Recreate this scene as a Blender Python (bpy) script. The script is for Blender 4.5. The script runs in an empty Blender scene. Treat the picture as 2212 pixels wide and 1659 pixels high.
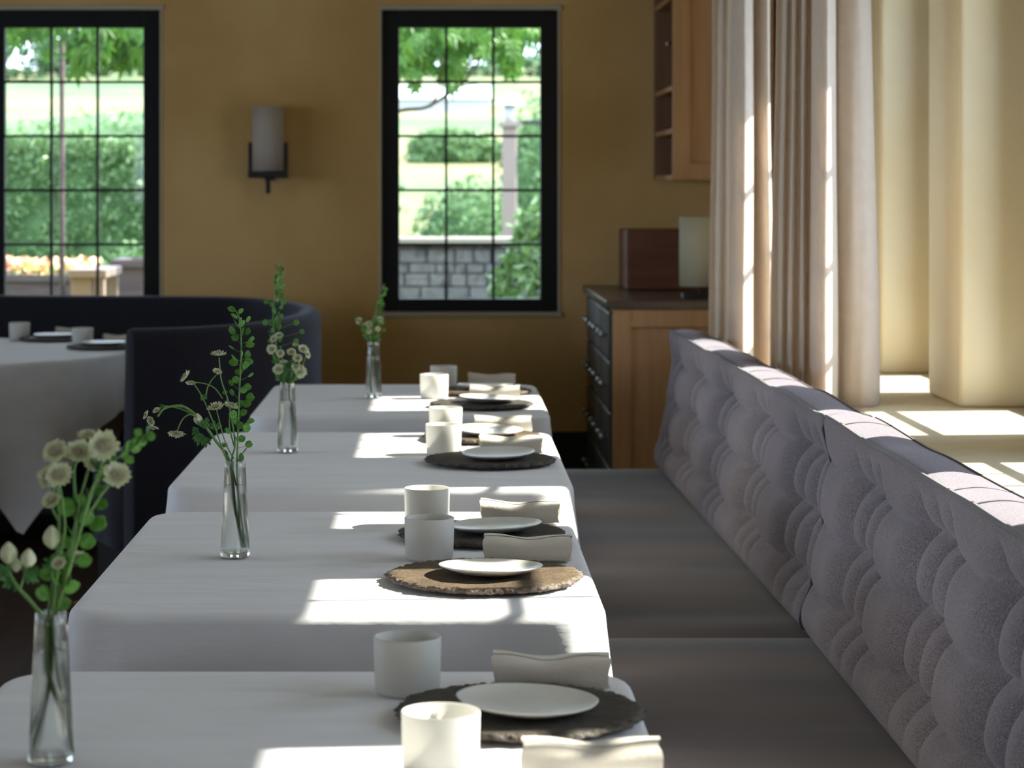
import bpy, bmesh, math, random
import numpy as np
from mathutils import Vector, Matrix, noise as mnoise
PI = math.pi
scn = bpy.context.scene
COL = scn.collection
random.seed(7)

# ------------------------------------------------------------------ camera
F = 5160.0            # focal length in pixels of the 2212 px wide frame
ZC = 1.383            # eye height
cam_d = bpy.data.cameras.new('camera'); cam = bpy.data.objects.new('camera', cam_d); COL.objects.link(cam)
cam.location = (0, 0, ZC); cam.rotation_euler = (PI/2, 0, 0)
cam_d.sensor_width = 36; cam_d.lens = F*36/2212
cam_d.shift_x = (1106-950)/2212; cam_d.shift_y = -(829.5-400)/2212
cam_d.clip_start = .05; cam_d.clip_end = 600
cam_d.dof.use_dof = True; cam_d.dof.focus_distance = 4.1; cam_d.dof.aperture_fstop = 7.6
scn.camera = cam

# ------------------------------------------------------------------ light and exposure
w = bpy.data.worlds.new('sky'); scn.world = w; w.use_nodes = True
bg = w.node_tree.nodes['Background']
bg.inputs[0].default_value = (.68, .80, 1.0, 1); bg.inputs[1].default_value = 2.95
sun_d = bpy.data.lights.new('sun', 'SUN'); sun_d.energy = 8.5; sun_d.angle = math.radians(.53); sun_d.color = (1, .93, .82)
sun = bpy.data.objects.new('sun', sun_d); COL.objects.link(sun)
sun.rotation_euler = Vector((-1, -.09, -.735)).to_track_quat('-Z', 'Y').to_euler()
sun.location = (8, 2, 8)
def portal(name, loc, rot, sx, sy):
    d = bpy.data.lights.new(name, 'AREA'); d.shape = 'RECTANGLE'; d.size = sx; d.size_y = sy; d.cycles.is_portal = True
    o = bpy.data.objects.new(name, d); COL.objects.link(o); o.location = loc; o.rotation_euler = rot
scn.view_settings.view_transform = 'Standard'; scn.view_settings.look = 'None'
scn.view_settings.gamma = 1; scn.view_settings.use_curve_mapping = False
scn.view_settings.exposure = 1.22
scn.cycles.use_denoising = True
scn.cycles.max_bounces = 10; scn.cycles.diffuse_bounces = 6; scn.cycles.glossy_bounces = 4
scn.cycles.transmission_bounces = 10; scn.cycles.transparent_max_bounces = 16
scn.cycles.sample_clamp_indirect = 6
scn.cycles.caustics_reflective = False; scn.cycles.caustics_refractive = False

# ------------------------------------------------------------------ materials
def mat(name, col, rough=.7, col2=None, scale=8, detail=4, mix=(.35, .65), bump=0, bscale=60, bdetail=3, sheen=0, metal=0,
        stretch=None, spec=.5, sheen_rough=.5, transl=0, subsurf=0, bdist=.01, sheen_tint=None, coat=0):
    m = bpy.data.materials.new(name); m.use_nodes = True
    nt = m.node_tree; N = nt.nodes; L = nt.links; b = N['Principled BSDF']
    b.inputs['Base Color'].default_value = (*col, 1); b.inputs['Roughness'].default_value = rough
    b.inputs['Metallic'].default_value = metal; b.inputs['Specular IOR Level'].default_value = spec
    b.inputs['Coat Weight'].default_value = coat
    if sheen:
        b.inputs['Sheen Weight'].default_value = sheen; b.inputs['Sheen Roughness'].default_value = sheen_rough
        if sheen_tint: b.inputs['Sheen Tint'].default_value = (*sheen_tint, 1)
    if subsurf:
        b.inputs['Subsurface Weight'].default_value = subsurf; b.inputs['Subsurface Scale'].default_value = .01
    tc = N.new('ShaderNodeTexCoord'); src = tc.outputs['Object']
    if stretch:
        mp = N.new('ShaderNodeMapping'); mp.inputs['Scale'].default_value = stretch; L.new(src, mp.inputs[0]); src = mp.outputs[0]
    if col2:
        n = N.new('ShaderNodeTexNoise'); n.inputs['Scale'].default_value = scale; n.inputs['Detail'].default_value = detail
        L.new(src, n.inputs['Vector'])
        r = N.new('ShaderNodeValToRGB'); r.color_ramp.elements[0].position = mix[0]; r.color_ramp.elements[1].position = mix[1]
        r.color_ramp.elements[0].color = (*col, 1); r.color_ramp.elements[1].color = (*col2, 1)
        L.new(n.outputs[0], r.inputs[0]); L.new(r.outputs[0], b.inputs['Base Color'])
    if bump:
        n2 = N.new('ShaderNodeTexNoise'); n2.inputs['Scale'].default_value = bscale; n2.inputs['Detail'].default_value = bdetail
        L.new(src, n2.inputs['Vector'])
        bp = N.new('ShaderNodeBump'); bp.inputs['Strength'].default_value = bump; bp.inputs['Distance'].default_value = bdist
        L.new(n2.outputs[0], bp.inputs['Height']); L.new(bp.outputs[0], b.inputs['Normal'])
    if transl:
        t = N.new('ShaderNodeBsdfTranslucent'); mx = N.new('ShaderNodeMixShader'); mx.inputs[0].default_value = transl
        t.inputs[0].default_value = (*col, 1)
        if col2: L.new(r.outputs[0], t.inputs[0])
        L.new(b.outputs[0], mx.inputs[1]); L.new(t.outputs[0], mx.inputs[2])
        L.new(mx.outputs[0], N['Material Output'].inputs[0])
    return m
def pane_mat(name, f=.08):
    m = bpy.data.materials.new(name); m.use_nodes = True; nt = m.node_tree; N = nt.nodes; L = nt.links
    N.remove(N['Principled BSDF'])
    t = N.new('ShaderNodeBsdfTransparent'); g = N.new('ShaderNodeBsdfGlossy'); g.inputs['Roughness'].default_value = .02
    mx = N.new('ShaderNodeMixShader'); lw = N.new('ShaderNodeFresnel'); lw.inputs[0].default_value = 1.3
    t.inputs[0].default_value = (.96, .98, .97, 1)
    L.new(lw.outputs[0], mx.inputs[0]); L.new(t.outputs[0], mx.inputs[1]); L.new(g.outputs[0], mx.inputs[2])
    L.new(mx.outputs[0], N['Material Output'].inputs[0]); return m
def glass_mat(name, ior=1.45, col=(1, 1, 1), clear=.0):
    m = bpy.data.materials.new(name); m.use_nodes = True; nt = m.node_tree; N = nt.nodes; L = nt.links
    N.remove(N['Principled BSDF'])
    g = N.new('ShaderNodeBsdfGlass'); g.inputs['IOR'].default_value = ior; g.inputs['Roughness'].default_value = 0
    g.inputs['Color'].default_value = (*col, 1)
    t = N.new('ShaderNodeBsdfTransparent'); mx = N.new('ShaderNodeMixShader'); mx.inputs[0].default_value = clear
    L.new(g.outputs[0], mx.inputs[1]); L.new(t.outputs[0], mx.inputs[2])
    L.new(mx.outputs[0], N['Material Output'].inputs[0]); return m

M = {}
M['plaster'] = mat('ochre_plaster', (.60, .375, .125), .75, (.80, .54, .235), 1.5, 6, (.32, .68), bump=.25, bscale=14, bdetail=6, spec=.3)
M['plaster_side'] = mat('plaster_lit_tone', (.88, .74, .46), .8, (.93, .83, .60), 2.2, 6, (.3, .7), bump=.2, bscale=16, bdetail=6, spec=.25)  # same plaster as the far wall, strong window light put into its colour
M['ledge'] = mat('ledge_plaster', (.62, .55, .40), .55, (.72, .65, .50), 5, 5, bump=.1, bscale=20, stretch=(1, 1, 1))
M['ceiling'] = mat('ceiling_plaster', (.50, .44, .33), .9)
M['floor'] = mat('dark_floor_boards', (.03, .017, .011), .65, (.05, .027, .016), 3, 5, stretch=(8, 1, 1), spec=.15)
M['base'] = mat('dark_skirting', (.012, .011, .011), .5)
M['frame'] = mat('black_window_steel', (.007, .007, .008), .5, spec=.3)
M['reveal'] = mat('pale_reveal_edge', (.55, .49, .36), .8)
M['pane'] = pane_mat('window_glass')
M['cloth'] = mat('white_linen', (.77, .77, .79), .9, (.82, .82, .84), 6, 4, bump=.55, bscale=4, bdetail=5, sheen=.1, stretch=(.8, 2.6, 2.6), bdist=.012, spec=.2)
M['cup'] = mat('matte_white_porcelain', (.76, .75, .71), .55, transl=.38, spec=.35)
M['plate'] = mat('grey_white_glaze', (.72, .72, .67), .32, (.79, .78, .73), 14, 3, bump=.15, bscale=30, spec=.5)
M['napkin'] = mat('cream_linen', (.66, .61, .52), .95, bump=.3, bscale=260, bdetail=2, sheen=.2, bdist=.002, spec=.1)
M['slate'] = mat('stoneware_sun_tone', (.085, .061, .038), .75, (.145, .104, .064), 45, 6, (.35, .7), bump=.6, bscale=160, bdetail=5, bdist=.003, spec=.3)  # charger stoneware with the sunlit look put into its colour
M['slate_edge'] = mat('chipped_edge_sun_tone', (.07, .05, .038), .7, (.15, .11, .085), 90, 4, bump=.9, bscale=120, bdist=.006)
M['slate_shade'] = mat('stoneware_shade_tone', (.045, .040, .034), .75, (.075, .065, .055), 45, 6, (.35, .7), bump=.6, bscale=160, bdetail=5, bdist=.003, spec=.3)  # same stoneware again, darkened in colour for chargers standing in shade
M['slate_shade_edge'] = mat('chipped_edge_shade_tone', (.03, .027, .024), .7, (.11, .085, .066), 90, 4, bump=.9, bscale=120, bdist=.006)
M['felt'] = mat('grey_wool_felt', (.125, .112, .133), .95, (.27, .243, .268), 420, 2, (.36, .64), bump=.4, bscale=400, bdetail=2, sheen=.35, bdist=.002, spec=.1, sheen_tint=(.8, .75, .85))
M['piping'] = mat('grey_wool_piping', (.13, .125, .145), .95, (.19, .18, .2), 420, 3, sheen=.3, spec=.1)
M['seam'] = mat('dark_seam', (.02, .02, .03), .9, sheen=.2)
M['velvet'] = mat('taupe_velvet', (.058, .050, .062), .7, (.12, .092, .088), 1.6, 3, (.35, .65), bump=.13, bscale=2.2, bdetail=1, sheen=.22, stretch=(.5, 2.2, 1), bdist=.012, sheen_rough=.35, spec=.3)
M['navy'] = mat('midnight_blue_wool', (.018, .017, .022), .9, (.026, .025, .032), 200, 2, sheen=.14, spec=.1, sheen_tint=(.8, .82, 1))
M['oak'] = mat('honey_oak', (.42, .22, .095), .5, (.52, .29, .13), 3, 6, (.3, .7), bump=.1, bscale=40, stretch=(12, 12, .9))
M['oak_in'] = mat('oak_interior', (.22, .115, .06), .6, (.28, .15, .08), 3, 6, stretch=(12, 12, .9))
M['top_dark'] = mat('polished_dark_top', (.07, .045, .033), .28, (.10, .065, .045), 3, 5, stretch=(1, 8, 1))
M['drawer'] = mat('painted_drawer_front', (.08, .085, .08), .4)
M['steel'] = mat('brushed_metal', (.6, .6, .58), .3, metal=1)
M['shade'] = mat('linen_lamp_shade', (.66, .62, .46), .9, transl=.25, bump=.2, bscale=200, bdist=.001)
M['shade2'] = mat('parchment_sconce_shade', (.62, .55, .46), .85, transl=.2)
M['iron'] = mat('blackened_iron', (.012, .011, .012), .5)
M['mahogany'] = mat('mahogany_box', (.12, .035, .018), .45, (.17, .055, .028), 3, 5, stretch=(1, 1, 9))
M['curtain'] = mat('greige_curtain', (.78, .70, .62), .95, (.81, .74, .66), 30, 2, transl=.5, spec=.1, bump=.15, bscale=400, bdist=.001)
M['glass'] = glass_mat('vase_glass', 1.45, (.98, 1, .99), .3)
M['water'] = glass_mat('water', 1.33, (1, 1, 1), .5)
M['stem'] = mat('green_stem', (.11, .24, .05), .5, (.17, .33, .085), 60, 2)
M['pod'] = mat('green_pod', (.09, .28, .035), .5, (.17, .42, .07), 150, 2, transl=.3)
M['leaf_dark'] = mat('dark_green_leaf', (.045, .17, .04), .5, (.09, .26, .06), 120, 2, transl=.2)
M['bract'] = mat('cream_bract', (.84, .83, .64), .7, (.66, .74, .46), 180, 2, transl=.25)
M['floret'] = mat('dusky_floret', (.40, .36, .25), .8, (.66, .64, .46), 600, 2)

# ------------------------------------------------------------------ helpers
def link(name, me, parent=None):
    o = bpy.data.objects.new(name, me); COL.objects.link(o)
    if parent is not None: o.parent = parent
    return o
def tag(o, label=None, cat=None, group=None, kind=None):
    if label: o['label'] = label
    if cat: o['category'] = cat
    if group: o['group'] = group
    if kind: o['kind'] = kind
    return o
def thing(name, loc, label, cat, group=None, rz=0):
    o = bpy.data.objects.new(name, None); COL.objects.link(o); o.location = loc; o.rotation_euler = (0, 0, rz)
    o.empty_display_size = .05
    return tag(o, label, cat, group)
def kids(o): return [c for c in COL.objects if c.parent == o]
def copy_tree(o, parent=None):
    c = o.copy(); COL.objects.link(c)
    if parent is not None: c.parent = parent
    for ch in kids(o): copy_tree(ch, c)
    return c
class MB:
    def __init__(s): s.v = []; s.f = []; s.mi = []
    def add(s, v, f, mi=0):
        b = len(s.v); s.v += [tuple(map(float, p)) for p in v]; s.f += [tuple(b+i for i in q) for q in f]; s.mi += [mi]*len(f)
        return s
    def box(s, x0, x1, y0, y1, z0, z1, mi=0):
        v = [(x0, y0, z0), (x1, y0, z0), (x1, y1, z0), (x0, y1, z0), (x0, y0, z1), (x1, y0, z1), (x1, y1, z1), (x0, y1, z1)]
        return s.add(v, [(3, 2, 1, 0), (4, 5, 6, 7), (0, 1, 5, 4), (1, 2, 6, 5), (2, 3, 7, 6), (3, 0, 4, 7)], mi)
    def lathe(s, prof, n=48, c=(0, 0, 0), mi=0, cap0=False, cap1=False, wob=None):
        v = []
        for k, (r, z) in enumerate(prof):
            for i in range(n):
                a = 2*PI*i/n; rr = r*(wob(a, k) if wob else 1)
                v.append((c[0]+rr*math.cos(a), c[1]+rr*math.sin(a), c[2]+z))
        f = [(k*n+i, k*n+(i+1) % n, (k+1)*n+(i+1) % n, (k+1)*n+i) for k in range(len(prof)-1) for i in range(n)]
        if cap0: f.append(tuple(reversed(range(n))))
        if cap1: f.append(tuple(range((len(prof)-1)*n, len(prof)*n)))
        return s.add(v, f, mi)
    def tube(s, pts, rad, n=8, mi=0, cap=True):
        P = [Vector(p) for p in pts]; m = len(P)
        R = rad if isinstance(rad, (list, tuple)) else [rad]*m
        v = []; up = None
        for k in range(m):
            t = (P[min(k+1, m-1)]-P[max(k-1, 0)]).normalized()
            if up is None:
                up = Vector((0, 0, 1)) if abs(t.z) < .9 else Vector((1, 0, 0))
            a = t.cross(up)
            if a.length < 1e-6: a = t.orthogonal()
            a.normalize(); b = a.cross(t).normalized(); up = b
            for i in range(n):
                q = 2*PI*i/n
                v.append(P[k]+(a*math.cos(q)+b*math.sin(q))*R[k])
        f = [(k*n+i, k*n+(i+1) % n, (k+1)*n+(i+1) % n, (k+1)*n+i) for k in range(m-1) for i in range(n)]
        if cap: f += [tuple(reversed(range(n))), tuple(range((m-1)*n, m*n))]
        return s.add(v, f, mi)
    def grid(s, fn, nu, nv, closed_u=False, mi=0):
        v = [fn(i, j) for j in range(nv) for i in range(nu)]
        f = []
        for j in range(nv-1):
            for i in range(nu if closed_u else nu-1):
                i2 = (i+1) % nu
                f.append((j*nu+i, j*nu+i2, (j+1)*nu+i2, (j+1)*nu+i))
        return s.add(v, f, mi)
    def build(s, name, mats, parent=None, smooth=False, bevel=0, solid=0, seg=2):
        me = bpy.data.meshes.new(name); me.from_pydata(s.v, [], s.f); me.update()
        if smooth and len(s.f) < 120000:
            bmm = bmesh.new(); bmm.from_mesh(me); bmesh.ops.recalc_face_normals(bmm, faces=bmm.faces); bmm.to_mesh(me); bmm.free()
        ms = mats if isinstance(mats, (list, tuple)) else [mats]
        for m in ms: me.materials.append(m)
        if len(ms) > 1: me.polygons.foreach_set('material_index', s.mi)
        if smooth: me.polygons.foreach_set('use_smooth', [True]*len(me.polygons))
        o = link(name, me, parent)
        if solid:
            md = o.modifiers.new('thickness', 'SOLIDIFY'); md.thickness = solid; md.offset = 0
        if bevel:
            md = o.modifiers.new('bevel', 'BEVEL'); md.width = bevel; md.segments = seg; md.limit_method = 'ANGLE'; md.angle_limit = .6
        return o
def spline(pts, n=8):
    P = [Vector(p) for p in pts]; out = []
    for k in range(len(P)-1):
        p0 = P[max(k-1, 0)]; p1 = P[k]; p2 = P[k+1]; p3 = P[min(k+2, len(P)-1)]
        for i in range(n):
            t = i/n
            out.append(.5*((2*p1)+(p2-p0)*t+(2*p0-5*p1+4*p2-p3)*t*t+(3*p1-p0-3*p2+p3)*t**3))
    out.append(P[-1]); return out
def struct(name, mb, m, parent=None, **k):
    o = mb.build(name, m, parent, **k)
    if parent is None: o['kind'] = 'structure'
    return o
def nz(x, y=0, z=0): return mnoise.noise(Vector((x, y, z)))

# ------------------------------------------------------------------ room shell
YW = 10.8                                    # far wall
XW = 1.41                                    # inner plane of the window wall
XG = 1.62                                    # plane of its glass
LEDGE = .78
WZ0, WZ1 = .81, 2.175                        # window openings
WX = [(-2.05, -1.266), (-.262, .534)]        # two windows in the far wall
SIDEC = [8.44-1.17*k for k in range(9)]      # centres of the windows in the right wall
HW = .375
b = MB()
b.box(-5.2, XW+.4, -3.2, YW, -.1, 0); struct('floor', b, M['floor'])
b = MB(); b.box(-5.2, XW+.4, -3.2, YW+.3, 2.9, 3.0); struct('ceiling', b, M['ceiling'])
b = MB()                                     # far wall around two windows
xs = [-5.2, WX[0][0], WX[0][1], WX[1][0], WX[1][1], XW+.4]
for i in (0, 2, 4): b.box(xs[i], xs[i+1], YW, YW+.22, WZ0, WZ1)
b.box(xs[0], xs[-1], YW, YW+.22, 0, WZ0); b.box(xs[0], xs[-1], YW, YW+.22, WZ1, 2.9)
struct('wall_back', b, M['plaster'])
LEFTC = [3.9, 5.9, 7.9]                # unseen wide windows, added in the left wall to brighten the room
b = MB(); b.box(-5.4, -5.2, -3.2, YW+.3, 0, .8); b.box(-5.4, -5.2, -3.2, YW+.3, 2.35, 2.9)
e_ = [-3.2]+[v for c in LEFTC for v in (c-.85, c+.85)]+[YW+.3]
for i in range(0, len(e_), 2): b.box(-5.4, -5.2, e_[i], e_[i+1], .8, 2.35)
struct('wall_left', b, M['plaster'])
b = MB(); b.box(-5.2, -3.2, -3.35, -3.2, 0, 2.9); b.box(-1.2, XW+.4, -3.35, -3.2, 0, 2.9)
b.box(-3.2, -1.2, -3.35, -3.2, 0, 1.2); b.box(-3.2, -1.2, -3.35, -3.2, 2.0, 2.9)  # opening behind the camera, unseen, added to let in fill light
struct('wall_front', b, M['plaster'])
portal('portal_front', (-2.2, -3.3, 1.6), (PI/2, 0, 0), 2.0, .8)
b = MB()
edges = [-3.2]
for c in reversed(SIDEC): edges += [c-HW, c+HW]
edges.append(YW)
for i in range(0, len(edges), 2): b.box(XW, XW+.36, edges[i], edges[i+1], LEDGE, WZ1)
b.box(XW, XW+.36, -3.2, YW, WZ1, 2.9); b.box(XW, XW+.36, -3.2, YW, 0, LEDGE-.04)
struct('wall_right', b, M['plaster_side'], bevel=.012, seg=3)
b = MB(); b.box(1.125, XW+.36, -1.3, 9.2, LEDGE-.04, LEDGE)
struct('trim_1', b, M['ledge'], bevel=.006)
b = MB(); b.box(.99, 1.125, -1.3, 9.2, 0, LEDGE-.03)
struct('trim_2', b, M['ledge'])
b = MB(); b.box(-5.2, 1.41, YW-.02, YW, 0, .27); struct('baseboard_back', b, M['base'], bevel=.004)

def steel_window(name, w_, z0, z1, axis, pos, fr=.078, dep=.05, mun=.012):
    """frame, three by five panes; axis 'y': lies in a plane of constant Y"""
    def bx(b, a0, a1, zz0, zz1, d0, d1):
        if axis == 'y': b.box(a0, a1, d0, d1, zz0, zz1)
        else: b.box(d0, d1, a0, a1, zz0, zz1)
    a, c = w_; b = MB(); d0, d1 = -dep/2, dep/2
    H = z1-z0; W = c-a
    g = lambda t: a+t
    bx(b, a, a+fr, 0, H, d0, d1); bx(b, c-fr, c, 0, H, d0, d1)
    bx(b, a+fr, c-fr, 0, fr*.75, d0, d1); bx(b, a+fr, c-fr, H-fr, H, d0, d1)
    mid = (a+c)/2
    o = b.build(name, M['frame'], None, bevel=.004); o['kind'] = 'structure'
    o.location = (0, pos, z0) if axis == 'y' else (pos, 0, z0)
    m = MB(); gx0, gx1 = a+fr, c-fr; gz0, gz1 = fr*.75, H-fr
    for k in (1, 2):
        x = gx0+(gx1-gx0)*k/3; bx(m, x-mun/2, x+mun/2, gz0, gz1, -.012, .012)
    for k in (1, 2, 3, 4):
        z = gz0+(gz1-gz0)*k/5; bx(m, gx0, gx1, z-mun/2, z+mun/2, -.011, .011)
    m.build('glazing_bar', M['frame'], o)
    p = MB(); bx(p, gx0, gx1, gz0, gz1, -.002, .002); p.build('pane', M['pane'], o)
    return o
for i, ww in enumerate(WX):
    steel_window(f'window_{i+1}', ww, WZ0, WZ1, 'y', YW+.05)
    portal('portal_back', ((ww[0]+ww[1])/2, YW+.2, (WZ0+WZ1)/2), (-PI/2, 0, 0), ww[1]-ww[0], WZ1-WZ0)
    b = MB(); b.box(ww[0]-.012, ww[1]+.02, YW-.012, YW+.02, WZ0-.022, WZ0); b.box(ww[0]-.012, ww[1]+.02, YW-.01, YW+.02, WZ1, WZ1+.022)
    b.box(ww[1], ww[1]+.012, YW-.006, YW+.02, WZ0, WZ1); b.box(ww[0]-.012, ww[0], YW-.006, YW+.02, WZ0, WZ1)
    struct(f'trim_{i+3}', b, M['reveal'], bevel=.004)
for i, c in enumerate(SIDEC):
    steel_window(f'window_{i+3}', (c-HW, c+HW), LEDGE, WZ1, 'x', XG)
    portal('portal_side', (XG+.1, c, (LEDGE+WZ1)/2), (0, PI/2, 0), WZ1-LEDGE, 2*HW)

for i, c in enumerate(LEFTC):
    steel_window(f'window_{i+12}', (c-.85, c+.85), .8, 2.35, 'x', -5.3)
    portal('portal_left', (-5.42, c, 1.575), (0, -PI/2, 0), 1.55, 1.7)
# ------------------------------------------------------------------ tables and cloths
def rrect(hw, hl, r, n):
    """rounded rectangle outline, points and outward normals, evenly spread"""
    segs = []
    for cx, cy, a0 in ((hw-r, -hl+r, -PI/2), (hw-r, hl-r, 0), (-hw+r, hl-r, PI/2), (-hw+r, -hl+r, PI)):
        for k in range(9):
            a = a0+PI/2*k/8; segs.append((cx+r*math.cos(a), cy+r*math.sin(a), math.cos(a), math.sin(a)))
    segs.append(segs[0]); L = [0]
    for i in range(len(segs)-1): L.append(L[-1]+math.hypot(segs[i+1][0]-segs[i][0], segs[i+1][1]-segs[i][1]))
    out = []
    for k in range(n):
        t = L[-1]*k/n
        i = next(j for j in range(len(L)-1) if L[j+1] >= t); u = (t-L[i])/max(L[i+1]-L[i], 1e-9)
        out.append(tuple(segs[i][q]*(1-u)+segs[i+1][q]*u for q in range(4)))
    return out
def cloth_mesh(hw, hl, drop, seed, zt=.74, rc=.07, clamp=.462):
    n = 260; P = rrect(hw, hl, rc, n); rings = []
    rnd = random.Random(seed); ph = [rnd.uniform(0, 6.28) for _ in range(6)]
    tops = [.90, .95, .975]
    def top(s):
        return [(p[0]*s, p[1]*s, zt) for p in P]
    for s in tops: rings.append(top(s))
    er = .016
    for k in range(1, 6):
        a = PI/2*k/5
        rings.append([(p[0]+p[2]*er*math.sin(a)-p[2]*er*.3, p[1]+p[3]*er*math.sin(a)-p[3]*er*.3, zt-er*(1-math.cos(a))) for p in P])
    ns = 16
    for k in range(1, ns+1):
        t = k/ns; ring = []
        for i, p in enumerate(P):
            corner = (abs(p[2]*p[3])*2)**.6
            u = i/n*2*PI
            fold = .5*math.sin(7*u+ph[0])+.35*math.sin(12*u+ph[1])+.2*math.sin(19*u+ph[2])
            out = er*.7 + t*(.010+.012*fold) + t*.045*corner
            z = zt-er-t*(drop-er) - t*.04*corner*(1 if p[2] < 0 else 0)
            if p[2] >= 0 and clamp: z = max(z, clamp)
            ring.append((p[0]+p[2]*out, p[1]+p[3]*out, z))
        rings.append(ring)
    m = MB(); allv = [v for r in rings for v in r]; f = [tuple(range(n))]
    for k in range(len(rings)-1):
        for i in range(n): f.append(((k+1)*n+i, (k+1)*n+(i+1) % n, k*n+(i+1) % n, k*n+i))
    m.add(allv, f); return m
TAB = [  # x0, x1, y0, y1
    (-.560, .238, 2.02, 3.16), (-.556, .243, 3.587, 4.706), (-.575, .278, 5.08, 6.225), (-.525, .300, 6.67, 7.716)]
where = ['nearest to the camera, cropped by the photo\'s bottom', 'second from the front, in sharp focus', 'third from the front', 'farthest of the banquette row']
for k, (x0, x1, y0, y1) in enumerate(TAB):
    cx, cy = (x0+x1)/2, (y0+y1)/2
    t = thing('dining_table', (cx, cy, 0), 'dining table hidden under the white cloth, ' + where[k], 'table', 'tables along the grey banquette')
    b = MB(); b.box(x0-cx+.012, x1-cx-.012, y0-cy+.012, y1-cy-.012, .705, .7375); b.build('tabletop', M['oak'], t, bevel=.01)
    b = MB(); b.lathe([(.045, .03), (.045, .705)], 24, (-.15, 0, 0)); b.build('column', M['iron'], t, smooth=True)
    b = MB(); b.box(-.35, .05, -.28, .28, 0, .03); b.build('foot_plate', M['iron'], t, bevel=.008)
    c = cloth_mesh((x1-x0)/2, (y1-y0)/2, .275, k*3.1).build('tablecloth', M['cloth'], None, smooth=True)
    c.location = (cx, cy, 0)
    tag(c, ['white linen tablecloth on the nearest table, cut off by the bottom edge', 'white linen tablecloth in sharp focus under the sunlit brown charger',
            'white linen tablecloth on the third table from the front', 'white linen tablecloth on the farthest table before the ochre wall'][k], 'tablecloth', 'white cloths along the banquette')

# ------------------------------------------------------------------ tableware
ZT = .7425
def cup_mesh():
    r0, r1, h, t = .0405, .0428, .071, .0022
    pr = [(.001, .004), (r0-t, .004), (r1-t, h-.001), (r1-t*.5, h), (r1, h-.001), (r1*.985, h*.5), (r0+.0005, .004), (r0-.002, .0), (.001, 0)]
    return MB().lathe(pr, 64)
def plate_mesh(seed):
    w = lambda a, k: 1+.022*math.sin(2*a+seed)+.015*math.sin(3*a+seed*2)+.006*math.sin(7*a+seed)
    pr = [(.001, .0045), (.03, .0046), (.055, .0058), (.072, .0085), (.082, .0118), (.0848, .0128), (.086, .0120), (.084, .0098), (.072, .0052), (.060, .0015), (.054, .0), (.030, .0), (.001, .0)]
    m = MB().lathe(pr, 96, wob=w); return m
def charger_mesh(seed, r=.155):
    n = 300; rnd = random.Random(seed)
    def rag(a, k):
        x, y = math.cos(a), math.sin(a)
        big = 1+.025*nz(x*1.3+seed, y*1.3)+.02*nz(x*4+seed, y*4)
        j = .045*nz(x*11+seed, y*11, k*.5)+.028*nz(x*34, y*34, k*1.2+seed)+.012*nz(x*80, y*80, k*2+seed)
        return big+(j if k >= 4 else 0)
    pr = [(.001, .0125), (r*.3, .0125), (r*.6, .0122), (r*.85, .012), (r*.955, .012), (r*.985, .0105), (r*1.0, .0075), (r*.985, .005), (r*.95, .0025), (r*.88, .0006), (r*.6, 0), (.001, 0)]
    m = MB(); nn = n
    v = []
    for k, (rr, z) in enumerate(pr):
        for i in range(nn):
            a = 2*PI*i/nn; q = rr*rag(a, k if k >= 4 else 0)
            zz = z+(.0018*nz(math.cos(a)*22+k*3, math.sin(a)*22, seed) if 4 <= k <= 8 else .0006*nz(rr*60*math.cos(a), rr*60*math.sin(a), seed) if k < 4 else 0)
            v.append((q*math.cos(a), q*math.sin(a), max(zz, 0)))
    f = []; mi = []
    for k in range(len(pr)-1):
        for i in range(nn):
            f.append((k*nn+i, k*nn+(i+1) % nn, (k+1)*nn+(i+1) % nn, (k+1)*nn+i)); mi.append(1 if k >= 4 else 0)
    m.v = v; m.f = f; m.mi = mi; return m
def napkin_mesh(seed, L=.148):
    rnd = random.Random(seed); p1, p2 = rnd.uniform(0, 6), rnd.uniform(0, 6)
    m = MB(); nu, nv = 40, 34
    def sec(u, s, shrink=1, ang0=0):
        # u: 0..1 along, s: angle
        hz = .0205-.0022*math.exp(-((u-.48)/.22)**2)+.0012*math.exp(-(u/.2)**2)+.0004*math.sin(u*9+p1)
        wy = .029+.0015*math.sin(u*4+p2)
        c, d = math.cos(s), math.sin(s)
        y = wy*shrink*(abs(c)**.7)*(1 if c > 0 else -1)
        z = hz*shrink*(abs(d)**.62)*(1 if d > 0 else -1)
        z += hz + .0006*math.sin(s*6+u*12+p1)
        return y+.004*math.sin(u*3+p2), z
    def fn(i, j):
        u = j/(nv-1); y, z = sec(u, 2*PI*i/nu); e = .0022*math.sin(2*PI*i/nu*3+p1)*(1 if u > .5 else -1)
        x = (u-.5)*L+(e if j in (0, nv-1) else 0)
        return (x, y, max(z, .0003))
    m.grid(fn, nu, nv, closed_u=True)
    for sh, d in ((.82, .002), (.6, .003), (.38, .001)):      # the rolled layers seen at the two ends
        def f2(i, j, sh=sh, d=d):
            side = 0 if j < 4 else 1; u = [0, .03, .06, .12][j] if j < 4 else 0
            y, z = sec(u, 2*PI*i/nu, sh); return ((u-.5)*L+d, y, z)
        m.grid(f2, nu, 4, closed_u=True)
        def f3(i, j, sh=sh, d=d):
            u = 1-[0, .03, .06, .12][j]; y, z = sec(u, 2*PI*i/nu, sh); return ((u-.5)*L-d, y, z)
        m.grid(f3, nu, 4, closed_u=True)
    for u in (.05, .95):
        ring = [((u-.5)*L, *sec(u, 2*PI*i/nu, .97)) for i in range(nu)]; m.add(ring, [tuple(range(nu))])
    # overlapping free edge of the cloth along the top
    def f4(i, j):
        u = j/(nv-1); s = PI*.30+PI*.26*i/5; y, z = sec(u, s, 1.035); return ((u-.5)*L*1.005, y, z+.0004)
    m.grid(f4, 6, nv)
    return m
CUPM = cup_mesh()
cup0 = pl0 = None
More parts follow.
